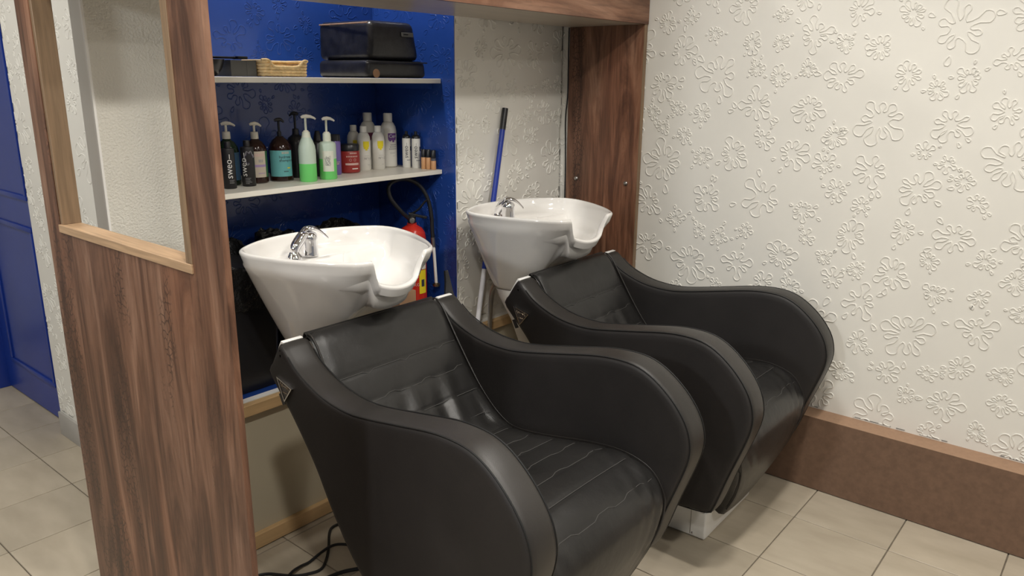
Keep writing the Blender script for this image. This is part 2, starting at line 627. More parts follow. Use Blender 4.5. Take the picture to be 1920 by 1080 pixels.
def relief(name, parent, material, umin, umax, vmin, vmax, place, seed, ridge=0.0058, height=0.0030, dens=1.0):
    """place(u, v, h) -> world point; ridges of about 4 mm that stand 2 mm proud"""
    rng = random.Random(seed)
    fl = []
    for R0, tries in ((0.105, 260), (0.076, 900), (0.052, 3000), (0.040, 6000)):
        cnt = 0
        for _ in range(int(tries * dens)):
            u, v_ = rng.uniform(umin, umax), rng.uniform(vmin, vmax)
            if all((u - a) ** 2 + (v_ - c_) ** 2 > (1.0 * (R0 + r_)) ** 2 * (2.6 if (R0 > 0.1 and r_ > 0.1) else 1.0) for a, c_, r_ in fl):
                if R0 > 0.07 and rng.random() < 0.4:
                    continue
                fl.append((u, v_, R0))
    b = MB()
    for u, v_, R0 in fl:
        for loop in splat(R0 * rng.uniform(0.9, 1.0), rng):
            L = len(loop)
            vs_, fs_ = [], []
            ok = True
            for i in range(L):
                p = loop[i]
                t_ = (loop[(i + 1) % L] - loop[i - 1]) if isinstance(p, Vector) else Vector(loop[(i + 1) % L]) - Vector(loop[i - 1])
                p = Vector(p)
                nn = Vector((-t_.y, t_.x, 0))
                nn = nn.normalized() if nn.length > 1e-9 else Vector((1, 0, 0))
                for s_, h in ((-1.0, -0.0003), (-0.35, height), (0.35, height), (1.0, -0.0003)):
                    q = p + nn * s_ * ridge * 0.5
                    uu, vv = u + q.x, v_ + q.y
                    if not (umin < uu < umax and vmin < vv < vmax):
                        uu = min(max(uu, umin), umax)
                        vv = min(max(vv, vmin), vmax)
                    vs_.append(place(uu, vv, h))
                j = (i + 1) % L
                for k in range(3):
                    fs_.append((i * 4 + k, i * 4 + k + 1, j * 4 + k + 1, j * 4 + k))
            b.add(vs_, fs_)
    o = b.build(name, material, parent, smooth=80)
    o['kind'] = 'stuff'
    return o


relief('embossed_flowers', wall_right, 'wallpaper_white', -1.2, YW, 0.31, 2.25, lambda u, v_, h: (XW - h, u, v_), 3)
relief('embossed_flowers', wall_back, 'wallpaper_white', XN + 0.005, XW - 0.005, 0.56, 1.95, lambda u, v_, h: (u, YW - h, v_), 11)
relief('embossed_flowers', wall_left, 'wallpaper_white', 2.74, 3.60, 0.12, 2.1, lambda u, v_, h: (1.17 - h, u, v_), 5, height=0.0016, dens=0.4)
relief('embossed_flowers', niche_wall, 'blue_paint', 1.14, XN - 0.01, 0.56, 1.95, lambda u, v_, h: (u, YN - h, v_), 21, ridge=0.0050, height=0.0010)
relief('embossed_flowers', ns, 'blue_paint', YW + 0.004, YN - 0.005, 0.56, 1.95, lambda u, v_, h: (XN - 0.004 - h, u, v_), 22, ridge=0.0050, height=0.0010)

# ------------------------------------------------------------------ wooden portal
portal = thing('wooden_portal', 'brown distressed wood portal frame with a cut-out window around the wash area', 'partition', (0, 0, 0))
PX0, PX1 = 0.760, 0.774
PY0, PY1 = 1.352, 2.224
PT = 2.45
wy0, wy1, wz0, wz1 = 1.474, 2.140, 1.180, 2.30
b = MB()
b.box(PX0, PX1, PY0, wy0, 0, PT).box(PX0, PX1, wy1, PY1, 0, PT).box(PX0, PX1, wy0, wy1, 0, wz0).box(PX0, PX1, wy0, wy1, wz1, PT)
panel = b.build('side_panel', 'wood_upright', portal, smooth=0)
# window lining
LX0, LX1 = 0.756, 0.808
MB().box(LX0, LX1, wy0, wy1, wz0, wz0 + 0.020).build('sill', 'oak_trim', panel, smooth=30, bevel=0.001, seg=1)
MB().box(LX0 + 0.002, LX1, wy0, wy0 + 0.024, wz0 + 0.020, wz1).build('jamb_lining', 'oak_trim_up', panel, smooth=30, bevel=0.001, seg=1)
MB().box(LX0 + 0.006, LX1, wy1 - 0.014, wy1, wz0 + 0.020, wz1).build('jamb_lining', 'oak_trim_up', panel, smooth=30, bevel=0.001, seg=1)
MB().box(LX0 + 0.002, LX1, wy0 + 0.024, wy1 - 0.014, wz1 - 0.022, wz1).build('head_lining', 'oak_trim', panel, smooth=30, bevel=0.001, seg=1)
beam = MB().box(PX1, XW - 0.006, 1.742, 1.760, 1.800, 2.20).build('beam_face', 'wood_beam', portal, smooth=0)
MB().box(PX1, XW - 0.006, 1.760, 2.130, 1.800, 1.822).box(PX1, XW - 0.006, 2.112, 2.13, 1.822, 2.2).build('beam_soffit', 'laminate_grey', portal, smooth=0)
post = MB().box(2.966, XW - 0.006, 1.748, 2.130, 0.0, 1.80).build('post', 'wood_upright', portal, smooth=0)
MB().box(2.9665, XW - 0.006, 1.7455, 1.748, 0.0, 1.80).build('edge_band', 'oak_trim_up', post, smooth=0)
for y_ in (1.803, 2.072):
    MB().lathe([(0.0105, 0), (0.0105, 0.002), (0.0085, 0.005), (0.004, 0.0068), (0.0005, 0.0072)], n=16).build('bolt', 'steel_dull', post)
    o = post.children[-1] if False else [c_ for c_ in post.children if c_.name.startswith('bolt')][-1]
    o.location = (2.966, y_, 1.128)
    o.rotation_euler = (0, R(-90), 0)

# cable beside the post
pts = catmull([(2.945, 2.120, 1.797), (2.945, 2.12, 1.70), (2.950, 2.122, 1.62), (2.947, 2.12, 1.50), (2.938, 2.122, 1.40), (2.941, 2.12, 1.27), (2.946, 2.12, 1.10), (2.944, 2.12, 0.8), (2.945, 2.12, 0.545)], 6)
tag(MB().tube(pts, 0.0035, 6).build('cable', 'rubber_black'), 'thin black cable hanging down beside the wooden post', 'cable')

# ------------------------------------------------------------------ shelves
for z_, lab in ((1.209, 'white niche shelf holding the shampoo bottles'), (1.571, 'white upper niche shelf holding black cushions and a straw basket')):
    s_ = thing('shelf', lab, 'shelf', (1.13, 2.262, z_ - 0.018))
    MB().box(0.002, XN - 0.006 - 1.13, 0.0, YN - 0.003 - 2.262, 0, 0.018).build('board', 'shelf_white', s_, smooth=30, bevel=0.0015, seg=1)
    MB().box(XN - 1.13 - 0.03, XN - 1.13 - 0.006, 0.05, 0.38, -0.022, -0.0005).build('bracket', 'blue_paint', s_, smooth=0)


# ------------------------------------------------------------------ wash chairs
HR, HF, TH = 0.345, 0.392, 0.088    # half width at the rear, at the front; arm thickness


def hw(Yv):
    return HR + (HF - HR) * (1.78 - Yv) / 0.93


prof_pts = [(1.822, 0.765), (1.806, 0.795), (1.764, 0.855), (1.742, 0.845), (1.69, 0.802), (1.62, 0.770), (1.55, 0.752), (1.46, 0.746), (1.38, 0.755), (1.26, 0.777), (1.14, 0.799), (1.06, 0.804),
            (1.0, 0.796), (0.945, 0.769), (0.89, 0.722), (0.85, 0.668), (0.832, 0.615), (0.832, 0.565), (0.85, 0.50), (0.89, 0.385), (0.93, 0.262), (0.95, 0.238), (1.03, 0.226), (1.16, 0.22), (1.30, 0.235),
            (1.40, 0.275), (1.46, 0.325), (1.51, 0.385), (1.56, 0.455), (1.62, 0.548), (1.71, 0.652), (1.79, 0.728)]
arm_curve, _ = resample(catmull([(y, z, 0) for y, z in prof_pts], 8, True), 150, True)


def offset_curve(c_, d):
    L = len(c_)
    out = []
    for i in range(L):
        t_ = c_[(i + 1) % L] - c_[i - 1]
        n_ = Vector((t_.y, -t_.x, 0)).normalized()
        out.append(c_[i] + n_ * d)
    return out


def area2(c_):
    return sum(a.x * b_.y - b_.x * a.y for a, b_ in zip(c_, c_[1:] + c_[:1]))


ORI = 1.0 if area2(arm_curve) > 0 else -1.0     # outward normal sign


def rear_mask(p):
    """1 on the rear and bottom edges of the arm, 0 over the top and the front"""
    low = p.y - (0.24 + 0.86 * max(0.0, p.x - 1.22))
    return (1 - sstep(-0.02, 0.06, low)) * sstep(0.98, 1.10, p.x)


def arm_ring(d, s, side, wrap=None):
    """curve offset outward by d at depth s from the outer face (0) to the inner face (TH)"""
    c_ = offset_curve(arm_curve, d * ORI)
    if wrap is not None:      # the pad is pulled round the rear and bottom edges
        e_ = offset_curve(arm_curve, wrap * ORI)
        c_ = [a.lerp(b_, rear_mask(p)) for a, b_, p in zip(c_, e_, arm_curve)]
    return [(side * (hw(p.x) - s), p.x - 1.3, p.y) for p in c_]


seat_pts = [(1.775, 0.835), (1.770, 0.856), (1.752, 0.864), (1.725, 0.842), (1.690, 0.788), (1.645, 0.715), (1.600, 0.645), (1.560, 0.592), (1.51, 0.540), (1.462, 0.506), (1.425, 0.494), (1.36, 0.495), (1.26, 0.508), (1.14, 0.527), (1.05, 0.532),
            (0.985, 0.522), (0.935, 0.498), (0.903, 0.455), (0.890, 0.410), (0.893, 0.335), (0.925, 0.235), (0.965, 0.150), (0.990, 0.105)]


def make_chair(label):
    t = thing('wash_chair', label, 'chair', (0, 1.3, 0), group='backwash chairs')
    for side in (-1, 1):
        rr = [(-0.06, -0.002), (-0.030, -0.0045), (-0.012, -0.003), (-0.004, 0.001), (-0.0005, 0.004), (0.0022, 0.009), (0.004, 0.02), (0.005, TH / 2), (0.004, TH - 0.02), (0.0022, TH - 0.009), (-0.0005, TH - 0.004), (-0.004, TH - 0.001), (-0.012, TH + 0.003), (-0.030, TH + 0.0045)]
        # pads on both faces and the wide band over the edge are cut and sewn pieces of their own
        b = MB()
        ring = arm_ring(-0.028, -0.004, side)
        b.rings([ring] + [arm_ring(d, s, side, w_) for d, s, w_ in ((-0.012, -0.0035, -0.010), (-0.004, -0.001, 0.004), (-0.0012, 0.003, 0.0062), (-0.0014, 0.006, 0.0062))], True, False)
        arm = MB().rings([arm_ring(d, s, side) for d, s in ((-0.0015, 0.0015), (0.0015, 0.006), (0.0035, 0.018), (0.0045, TH / 2), (0.0035, TH - 0.018), (0.0015, TH - 0.006), (-0.0015, TH - 0.0015))], True, True).build('armrest', 'leather_band', t, smooth=50)
        b.build('outer_pad', 'leather_side', arm, smooth=50)
        b = MB().rings([arm_ring(-0.028, TH + 0.004, side)] + [arm_ring(d, s, side) for d, s in ((-0.012, TH + 0.0035), (-0.004, TH + 0.001), (-0.0012, TH - 0.003))], True, False)
        b.build('inner_pad', 'leather_side', arm, smooth=50)
        for s_ in (0.0005, TH - 0.0005):
            MB().tube(arm_ring(0.0008, s_, side)[9:112], 0.0019, 6).build('piping', 'stitch_dark', arm)
        # white end cap on the upper rear corner
        b = MB()
        q = [(1.757, 0.8605), (1.772, 0.8625), (1.797, 0.824), (1.818, 0.790), (1.828, 0.768), (1.818, 0.762), (1.800, 0.795), (1.768, 0.846)]
        ra = [(side * (hw(y) - 0.010), y - 1.3, z) for y, z in q]
        rb = [(side * (hw(y) - TH + 0.012), y - 1.3, z) for y, z in q]
        b.rings([ra, rb]).build('end_cap', 'cap_white', arm, smooth=30, bevel=0.002)
        # triangular badge on the outer pad
        if side < 0:
            tri = [(1.775, 0.762), (1.700, 0.744), (1.742, 0.694)]
            cx_, cz_ = sum(p[0] for p in tri) / 3, sum(p[1] for p in tri) / 3

            def tr(k, dx):
                return [(side * (hw(cx_ + (y - cx_) * k) + dx), cx_ + (y - cx_) * k - 1.3, cz_ + (z - cz_) * k) for y, z in tri]
            bd = MB().rings([tr(0.9, 0.004), tr(0.9, 0.008)]).build('badge', 'badge_face', arm, smooth=0)
            MB().rings([tr(1.0, 0.004), tr(1.0, 0.0105), tr(0.86, 0.0105), tr(0.86, 0.0082)], False, False).build('badge_rim', 'badge_rim', bd, smooth=20)
            # illegible gold script
            b = MB()
            q = []
            for k in range(40):
                u = k / 39
                y = cx_ + 0.021 - 0.042 * u
                z = cz_ + 0.010 - 0.004 * u + 0.0055 * math.sin(u * 30) * (0.5 + 0.5 * math.sin(u * 7 + 1))
                q.append((side * (hw(y) + 0.0087), y - 1.3, z))
            b.tube(q, 0.0009, 4)
            q = [(side * (hw(cx_) + 0.0087), cx_ + 0.010 - 0.02 * k / 9 - 1.3, cz_ - 0.011 + 0.002 * math.sin(k * 1.9)) for k in range(10)]
            b.tube(q, 0.0007, 4)
            b.build('badge_script', 'badge_script', bd)
            # cloth tag sewn into the rear seam
            q = [(1.775, 0.712), (1.789, 0.706), (1.772, 0.676), (1.757, 0.683)]
            b = MB().rings([[(side * (hw(y) - 0.004), y - 1.3, z - 0.004) for y, z in q], [(side * (hw(y) - 0.002), y - 1.3, z - 0.004) for y, z in q]])
            b.build('cloth_tag', 'plastic_black', arm, smooth=0)
    # upholstery: one sheet from the top of the back down to the front flap, cut at the crease
    sc, total = resample(catmull([(y, z, 0) for y, z in seat_pts], 10), 180)
    crease = min(range(180), key=lambda i: (sc[i] - Vector((1.445, 0.500, 0))).length)
    NX = 36
    cl = total / 179

    def sheet(i0, i1, name):
        front, back = [], []
        for i in range(i0, i1 + 1):
            a, c_ = sc[max(i - 1, 0)], sc[min(i + 1, 179)]
            tn = (c_ - a).normalized()
            nrm = Vector((tn.y, -tn.x, 0))
            if nrm.dot(Vector((-1, 1, 0))) < 0:
                nrm = -nrm
            fr, bk = [], []
            arc = (i - crease) * cl
            ph = (arc - 0.016 + 0.86) % 0.086
            groove = -0.0026 * math.exp(-((min(ph, 0.086 - ph)) / 0.0040) ** 2) if -0.36 < arc < 0.60 else 0
            puff = 0.0016 * math.sin(math.pi * ph / 0.086) if -0.36 < arc < 0.60 else 0.002
            for k in range(NX + 1):
                u = -1 + 2 * k / NX
                p = sc[i]
                W = hw(p.x) - TH + (0.006 if arc > -0.02 else 0.002)
                W *= 1 - 0.02 * sstep(-0.10, -0.40, arc)
                if arc > 0.5:
                    W *= 1 - 0.46 * (1 - sstep(0.08, 0.44, p.y))
                edge = sstep(0.90, 1.0, abs(u))
                fold = 0
                if -0.30 < arc < 0.0:      # vertical slack folds in the lower back
                    e_ = sstep(-0.30, -0.12, arc) * (1 - sstep(-0.05, 0.0, arc))
                    fold = 0.0055 * e_ * (math.sin(u * 13 + 1.2) + 0.6 * math.sin(u * 23 + arc * 20))
                if 0.28 < arc < 0.9:       # draw lines at the corners of the front edge
                    e_ = sstep(0.28, 0.46, arc) * (1 - sstep(0.66, 0.9, arc)) * sstep(0.3, 0.95, abs(u))
                    fold += 0.0042 * e_ * math.sin((abs(u) * 0.9 + arc * 1.2) * 34)
                d = groove + puff * (1 - edge) + fold * (1 - edge) - 0.010 * edge + 0.010 * (1 - u * u) * (1 if arc > 0 else 0.3)
                q = p + nrm * d
                fr.append((W * u, q.x - 1.3, q.y))
                q = p - nrm * (0.012 + 0.033 * sstep(-0.30, -0.10, arc))
                bk.append((W * u, q.x - 1.3, q.y))
            front.append(fr + bk[::-1])
        MB().rings(front, True, True).build(name, 'leather_seat', t, smooth=60)
    sheet(0, crease, 'backrest')
    sheet(crease, 179, 'seat')
    # stitched seams across the sheet
    def surf(arc, u):
        i = max(1, min(178, int(round(crease + arc / cl))))
        tn = (sc[i + 1] - sc[i - 1]).normalized()
        nrm = Vector((tn.y, -tn.x, 0))
        if nrm.dot(Vector((-1, 1, 0))) < 0:
            nrm = -nrm
        W = hw(sc[i].x) - TH
        q = sc[i] + nrm * (0.0004 + 0.010 * (1 - u * u) * (1 if arc > 0 else 0.3) - 0.010 * sstep(0.90, 1.0, abs(u)) - 0.0004)
        return (W * u * 0.985, q.x - 1.3, q.y)
    for k in range(-4, 8):
        arc = k * 0.086 + 0.016
        if not (-0.34 < arc < 0.56):
            continue
        q = [surf(arc + 0.003 * math.sin(u_ * 0.9 + k), -0.96 + 1.92 * u_ / 24) for u_ in range(25)]
        MB().tube(q, 0.0011, 5).build('stitching', 'thread', t)
    # piping along both edges of the sheet
    for side in (-1, 1):
        q = []
        for i in range(2, 176, 2):
            p = sc[i]
            a, c_ = sc[i - 1], sc[i + 1]
            tn = (c_ - a).normalized()
            nrm = Vector((tn.y, -tn.x, 0))
            if nrm.dot(Vector((-1, 1, 0))) < 0:
                nrm = -nrm
            p = p + nrm * 0.0005
            arc = (i - crease) * cl
            W = (hw(p.x) - TH) * (1 - 0.02 * sstep(-0.10, -0.40, arc)) - 0.002
            if arc > 0.5:
                W *= 1 - 0.46 * (1 - sstep(0.08, 0.44, p.y))
            q.append((side * W, p.x - 1.3, p.y))
        MB().tube(q, 0.0030, 6).build('seat_piping', 'leather_band', t)
    # shell under the seat
    q = [(1.70, 0.62), (1.52, 0.40), (1.42, 0.29), (1.05, 0.24), (1.00, 0.26), (0.955, 0.40), (1.06, 0.47), (1.44, 0.44), (1.60, 0.60)]
    W = HR - TH + 0.01
    MB().rings([[(-W, y - 1.3, z) for y, z in q], [(W, y - 1.3, z) for y, z in q]]).build('under_shell', 'plastic_black', t, smooth=0)
    # white base
    q = [(1.03, 0.002), (1.03, 0.108), (1.10, 0.120), (1.30, 0.20), (1.36, 0.235), (1.52, 0.235), (1.52, 0.002)]
    bs = MB().rings([[(-0.195, y - 1.3, z) for y, z in q], [(0.215, y - 1.3, z) for y, z in q]]).build('base', 'white_metal', t, smooth=30, bevel=0.008, seg=3)
    MB().box(-0.1965, -0.1945, 1.085 - 1.3, 1.0865 - 1.3, 0.012, 0.112).build('cover_joint', 'steel_dull', bs, smooth=0)
    o = MB().lathe([(0.0042, 0), (0.0042, 0.0015), (0.002, 0.003), (0.0003, 0.0032)], n=10).build('screw', 'chrome', bs)
    o.location = (-0.195, 1.077 - 1.3, 0.017)
    o.rotation_euler = (0, R(-90), 0)
    # dark plinth under the arms
    q = [(1.035, 0.11), (1.035, 0.24), (1.30, 0.24), (1.30, 0.20), (1.10, 0.122)]
    MB().rings([[(-0.20, y - 1.3, z + 0.001) for y, z in q], [(0.22, y - 1.3, z + 0.001) for y, z in q]]).build('lift_cover', 'plastic_black', t, smooth=30, bevel=0.004)
    return t


chair = make_chair('black leather wash chair in front of the blue niche')
chair.location = (1.487, 1.315, 0)
c2 = copy_tree(chair)
c2.location = (2.472, 1.270, 0)
c2.rotation_euler = (0, 0, R(1.2))
c2['label'] = 'black leather wash chair beside the wall with brown skirting'
# curved black lever behind the near chair's far armrest
q = []
b = MB()
pth = catmull([(0.0, 0, 0), (0.004, 0.004, 0.02), (0.010, 0.006, 0.045), (0.008, 0.002, 0.075)], 5)
rings = []
for i, p in enumerate(pth):
    u = i / (len(pth) - 1)
    wd = 0.024 * (1 - u) + 0.006 * u
    rings.append([(p.x - wd, p.y - 0.004, p.z), (p.x + wd, p.y - 0.004, p.z), (p.x + wd, p.y + 0.005, p.z), (p.x - wd, p.y + 0.005, p.z)])
b.rings(rings)
lev = b.build('lever', 'plastic_black', chair, smooth=40, bevel=0.001)
lev.scale = (1.0, 1.0, 1.35)
lev.location = (0.345, 0.478, 0.835)
lev.rotation_euler = (R(-14), 0, 0)


# ------------------------------------------------------------------ wash basins
half = [(0.0, 0.0), (0.06, -0.004), (0.105, 0.0), (0.155, 0.024), (0.212, 0.105), (0.262, 0.215), (0.288, 0.315), (0.286, 0.385), (0.255, 0.435), (0.17, 0.490), (0.08, 0.518), (0.0, 0.524)]
loop_ = [(x, y, 0) for x, y in half] + [(-x, y, 0) for x, y in half[-2:0:-1]]
rim_c, _ = resample(catmull(loop_, 12, True), 252, True)
CYB = 0.285


def basin_ring(k_in, z_fn, inset=0.0):
    pass


def make_basin(label):
    t = thing('wash_basin', label, 'basin', (0, 0, 0), group='ceramic wash basins')
    RZ = 1.066
    cen = Vector((0, CYB, 0))

    def notch(p):
        a = abs(p.x)
        return 1 - sstep(0.074, 0.108, a) if p.y < 0.17 else 0

    def rimz(p):
        nt = notch(p)
        return RZ - (0.066 + 0.022 * (1 - min(1, (p.x / 0.09) ** 2))) * nt + 0.002

    def inset(p, d):
        v_ = (p - cen)
        L = v_.length
        return cen + v_ * max(0.0, (L - d) / L)

    rings = []
    # outer body
    for s_ in (0.0, 0.03, 0.12, 0.24, 0.36, 0.48, 0.60, 0.72, 0.84, 0.93):
        rg = []
        for p in rim_c:
            a = math.atan2(p.y - CYB, p.x)
            bot = Vector((0.150 * math.cos(a), 0.355 + 0.105 * math.sin(a), 0))
            nt = notch(p)
            nb = 1 - sstep(0.02, 0.125, abs(p.x)) if p.y < 0.17 else 0
            q = bot.lerp(p, s_ ** (0.92 + 0.75 * nb))
            # front face falls back below the neck lip
            q.y += nt * (0.020 - 0.030 * (1 - min(1, (p.x / 0.09) ** 2))) * sstep(0.55, 0.95, s_) * 0.6
            k_ = sstep(0.30, 0.93, s_)
            top = (RZ - 0.070 * nb) * (1 - k_) + rimz(p) * k_ - 0.036 + 0.010 * (nb * (1 - k_) + nt * k_)
            rg.append((q.x, q.y, 0.742 + (top - 0.742) * s_ / 0.95))
        rings.append(rg)
    # rim: rounded lip
    for d, dz in ((0.010, -0.034), (0.002, -0.012), (0.0, -0.005), (0.002, 0.0), (0.007, 0.0025), (0.012, 0.001), (0.0155, -0.004), (0.018, -0.014)):
        rg = []
        for p in rim_c:
            nt = notch(p)
            q = inset(p, d * (1 + 0.55 * nt))
            q.y += nt * (0.020 - 0.030 * (1 - min(1, (p.x / 0.09) ** 2)))
            rg.append((q.x, q.y, rimz(p) + dz))
        rings.append(rg)
    # inside: bowl with a flat tap deck at the back
    for f in (0.02, 0.05, 0.09, 0.15, 0.22, 0.30, 0.38, 0.47, 0.56, 0.66, 0.76, 0.86, 0.94, 0.985):
        rg = []
        for p in rim_c:
            q = inset(p, 0.018)
            q.y += 0.018 * notch(p)
            q = cen.lerp(q, 1 - f)
            dep = 0.07 * sstep(-0.02, 0.10, f) + 0.13 * sstep(0.0, 0.7, f)
            deck = sstep(0.325, 0.365, q.y)
            dk = 0.042 * sstep(-0.02, 0.10, f)
            z = rimz(p) * (1 - sstep(0, 0.5, f)) + (RZ - 0.004) * sstep(0, 0.5, f) - 0.014
            rg.append((q.x, q.y, z - (dep * (1 - deck) + dk * deck)))
        rings.append(rg)
    bowl = MB().rings(rings, True, True).build('bowl', 'ceramic', t, smooth=70)
    MB().lathe([(0.022, 0), (0.022, 0.004), (0.014, 0.006), (0.0005, 0.004)], 0, CYB - 0.01, RZ - 0.207, 20).build('drain', 'chrome', bowl)
    # pedestal
    rg = []
    for z, wx, wy, cy in ((0.0, 0.040, 0.055, 0.262), (0.30, 0.045, 0.055, 0.270), (0.46, 0.070, 0.065, 0.285), (0.60, 0.100, 0.082, 0.310), (0.70, 0.136, 0.097, 0.345), (0.738, 0.146, 0.102, 0.354)):
        rg.append([(wx * math.cos(2 * math.pi * j / 40) + 0.03 * (1 - sstep(0.2, 0.6, z)), cy + wy * math.sin(2 * math.pi * j / 40), z) for j in range(40)])
    ped = MB().rings(rg).build('pedestal', 'white_metal', t, smooth=50)
    o = MB().lathe([(0.009, 0), (0.009, 0.003), (0.0045, 0.004), (0.0045, 0.001)], n=14).build('bolt_hole', 'steel_dull', ped)
    ang = R(222)
    o.location = (0.128 * math.cos(ang), 0.348 + 0.098 * math.sin(ang), 0.70)
    o.rotation_euler = (0, R(90), ang)
    return t, bowl


def make_tap(bowl, loc, rz):
    RZd = 1.0115
    body = MB().lathe([(0.0275, 0), (0.0280, 0.002), (0.0262, 0.006), (0.0262, 0.050), (0.0270, 0.056), (0.0255, 0.066), (0.020, 0.074), (0.010, 0.079), (0.0005, 0.080)], n=32).build('tap', 'chrome', bowl)
    body.location = (loc[0], loc[1], RZd)
    body.rotation_euler = (0, 0, rz)
    # flat curved lever over the top
    pth = catmull([(-0.030, 0, 0.070), (-0.012, 0, 0.087), (0.016, 0, 0.088), (0.040, 0, 0.074), (0.062, 0, 0.052)], 5)
    rg = []
    for i, p in enumerate(pth):
        u = i / (len(pth) - 1)
        wd = 0.019 * (1 - u) + 0.008 * u
        th = 0.011 * (1 - u) + 0.004 * u
        rg.append([(p.x + th * 0.5 * math.sin(k * math.pi / 5) * 0, p.y + wd * math.cos(k * math.pi / 5), p.z + th * math.sin(k * math.pi / 5)) for k in range(10)])
    return body, rg


def tap(bowl, loc, rz, spout_dir):
    body, rg = make_tap(bowl, loc, rz)
    MB().rings(rg).build('tap_lever', 'chrome', body, smooth=60)
    # arched spray arm resting in a collar on the deck
    dx, dy = spout_dir
    L = math.hypot(dx, dy)
    ux, uy = dx / L, dy / L
    pts_ = catmull([(0.0, 0, 0.062), (ux * 0.026, uy * 0.026, 0.068), (ux * L * 0.62, uy * L * 0.62, 0.056), (ux * L * 0.9, uy * L * 0.9, 0.036), (dx, dy, 0.012)], 6)
    n_ = len(pts_)
    MB().tube(pts_, [0.0135 + 0.004 * math.sin(math.pi * i / (n_ - 1)) for i in range(n_)], 16).build('spray_arm', 'chrome', body, smooth=60)
    MB().lathe([(0.0265, 0), (0.0265, 0.004), (0.0235, 0.011), (0.0185, 0.017), (0.017, 0.020), (0.015, 0.024)], dx, dy, 0.0005, 28).build('collar', 'chrome', body)


bas1, bowl1 = make_basin('white ceramic wash basin in front of the blue niche')
bas2 = copy_tree(bas1)
bowl2 = [c_ for c_ in bas2.children if c_.name.startswith('bowl')][0]
bas1.location = (1.487, 1.655, 0)
bas2.location = (2.416, 1.6145, 0)
bas2.rotation_euler = (0, 0, R(-8))
bas2['label'] = 'white ceramic wash basin in front of the wooden post with grey hoses below'
for k, (xa, ya) in enumerate(((-0.150, 0.40), (-0.118, 0.435), (-0.088, 0.452))):
    q = catmull([(xa * 0.8, ya - 0.05, 0.77), (xa, ya, 0.72), (xa - 0.006 * (k - 1), ya + 0.02, 0.55), (xa - 0.004, ya + 0.022, 0.30), (xa + 0.004 * k, ya + 0.015, 0.012)], 6)
    MB().tube(q, 0.0065, 8).build('supply_hose', 'steel_dull', bas2)
tap(bowl1, (-0.020, 0.415), R(-20), (-0.062, -0.036))
tap(bowl2, (-0.075, 0.385), R(-42), (-0.046, 0.040))

# ------------------------------------------------------------------ mop
a, c_ = Vector((2.572, 2.175, 1.452)), Vector((2.192, 2.091, 0.03))
d = (c_ - a)
t = thing('mop', 'blue and white mop handle leaning on the flower wallpaper', 'mop', c_)


def along(p, q, r_):
    return [tuple(a + d * p - c_), tuple(a + d * q - c_)], r_


for nm, p, q, r_, mm in (('grip', 0.0, 0.062, 0.0125, 'plastic_black'), ('upper_handle', 0.062, 0.468, 0.0115, 'mop_blue'), ('lower_handle', 0.468, 0.99, 0.0105, 'mop_white')):
    pts, r_ = along(p, q, r_)
    MB().tube(pts, r_, 16).build(nm, mm, t)
MB().box(-0.09, 0.09, -0.02, 0.02, -0.026, -0.001).build('mop_head', 'mop_white', t, smooth=30, bevel=0.008)

# ------------------------------------------------------------------ floor cords
fl = lambda L: catmull([(x, y, 0.0055 + z) for x, y, z in L], 6)
CORDS = [
    ([(1.62, 2.02, 0), (1.525, 2.052, 0), (1.484, 2.057, 0), (1.451, 2.034, 0), (1.402, 1.973, 0), (1.355, 1.922, 0), (1.306, 1.886, 0), (1.266, 1.894, 0), (1.227, 1.921, 0), (1.197, 1.965, 0), (1.178, 1.994, 0), (1.150, 2.014, 0), (1.10, 2.03, 0)], 'black power cord in an S-bend on the tiles'),
    ([(1.60, 1.79, 0), (1.50, 1.835, 0), (1.455, 1.915, 0.002), (1.42, 1.945, 0.009), (1.386, 1.950, 0.0125), (1.345, 1.949, 0.008), (1.30, 1.945, 0.001), (1.265, 1.940, 0.007), (1.225, 1.930, 0.0125), (1.19, 1.912, 0.0115), (1.15, 1.89, 0.001)], 'black power cord running straight across the tiles'),
    ([(1.52, 1.73, 0), (1.403, 1.785, 0), (1.349, 1.816, 0), (1.308, 1.829, 0), (1.26, 1.835, 0), (1.20, 1.83, 0), (1.12, 1.80, 0)], 'thick black power cord beside the chair in front of the blue niche'),
]
for k, (L, lab) in enumerate(CORDS):
    tag(MB().tube(fl(L), 0.0048 if k < 2 else 0.0062, 8).build('power_cord', 'rubber_black'), lab, 'cord', 'cords on the floor')

# ------------------------------------------------------------------ things on the lower shelf
SZ = 1.2092


def bottle(name, label, cat, x, y, prof, material, n=28, sy=1.0, group=None, part='body'):
    """lathe body; local angle 0 faces the camera"""
    t = thing(name, label, cat, (x, y, SZ), math.atan2(-y, -x), group)
    bd = MB().lathe(prof, n=n, sy=sy).build(part, material, t, smooth=45)
    return t, bd


def arc_patch(parent, name, material, r_, a0, a1, z0, z1, n=14, off=0.0006):
    """thin label wrapped round a bottle, from angle a0 to a1 (degrees, 0 = camera side)"""
    r_ += off
    vs_, fs_ = [], []
    for i in range(n + 1):
        a = R(a0 + (a1 - a0) * i / n)
        for rr, z in ((r_, z0), (r_, z1), (r_ - 0.0005, z1), (r_ - 0.0005, z0)):
            vs_.append((rr * math.cos(a), rr * math.sin(a), z))
    for i in range(n):
        for k in range(4):
            fs_.append((i * 4 + k, i * 4 + (k + 1) % 4, (i + 1) * 4 + (k + 1) % 4, (i + 1) * 4 + k))
    fs_ += [(3, 2, 1, 0), tuple(n * 4 + k for k in range(4))]
    return MB().add(vs_, fs_).build(name, material, parent, smooth=40)


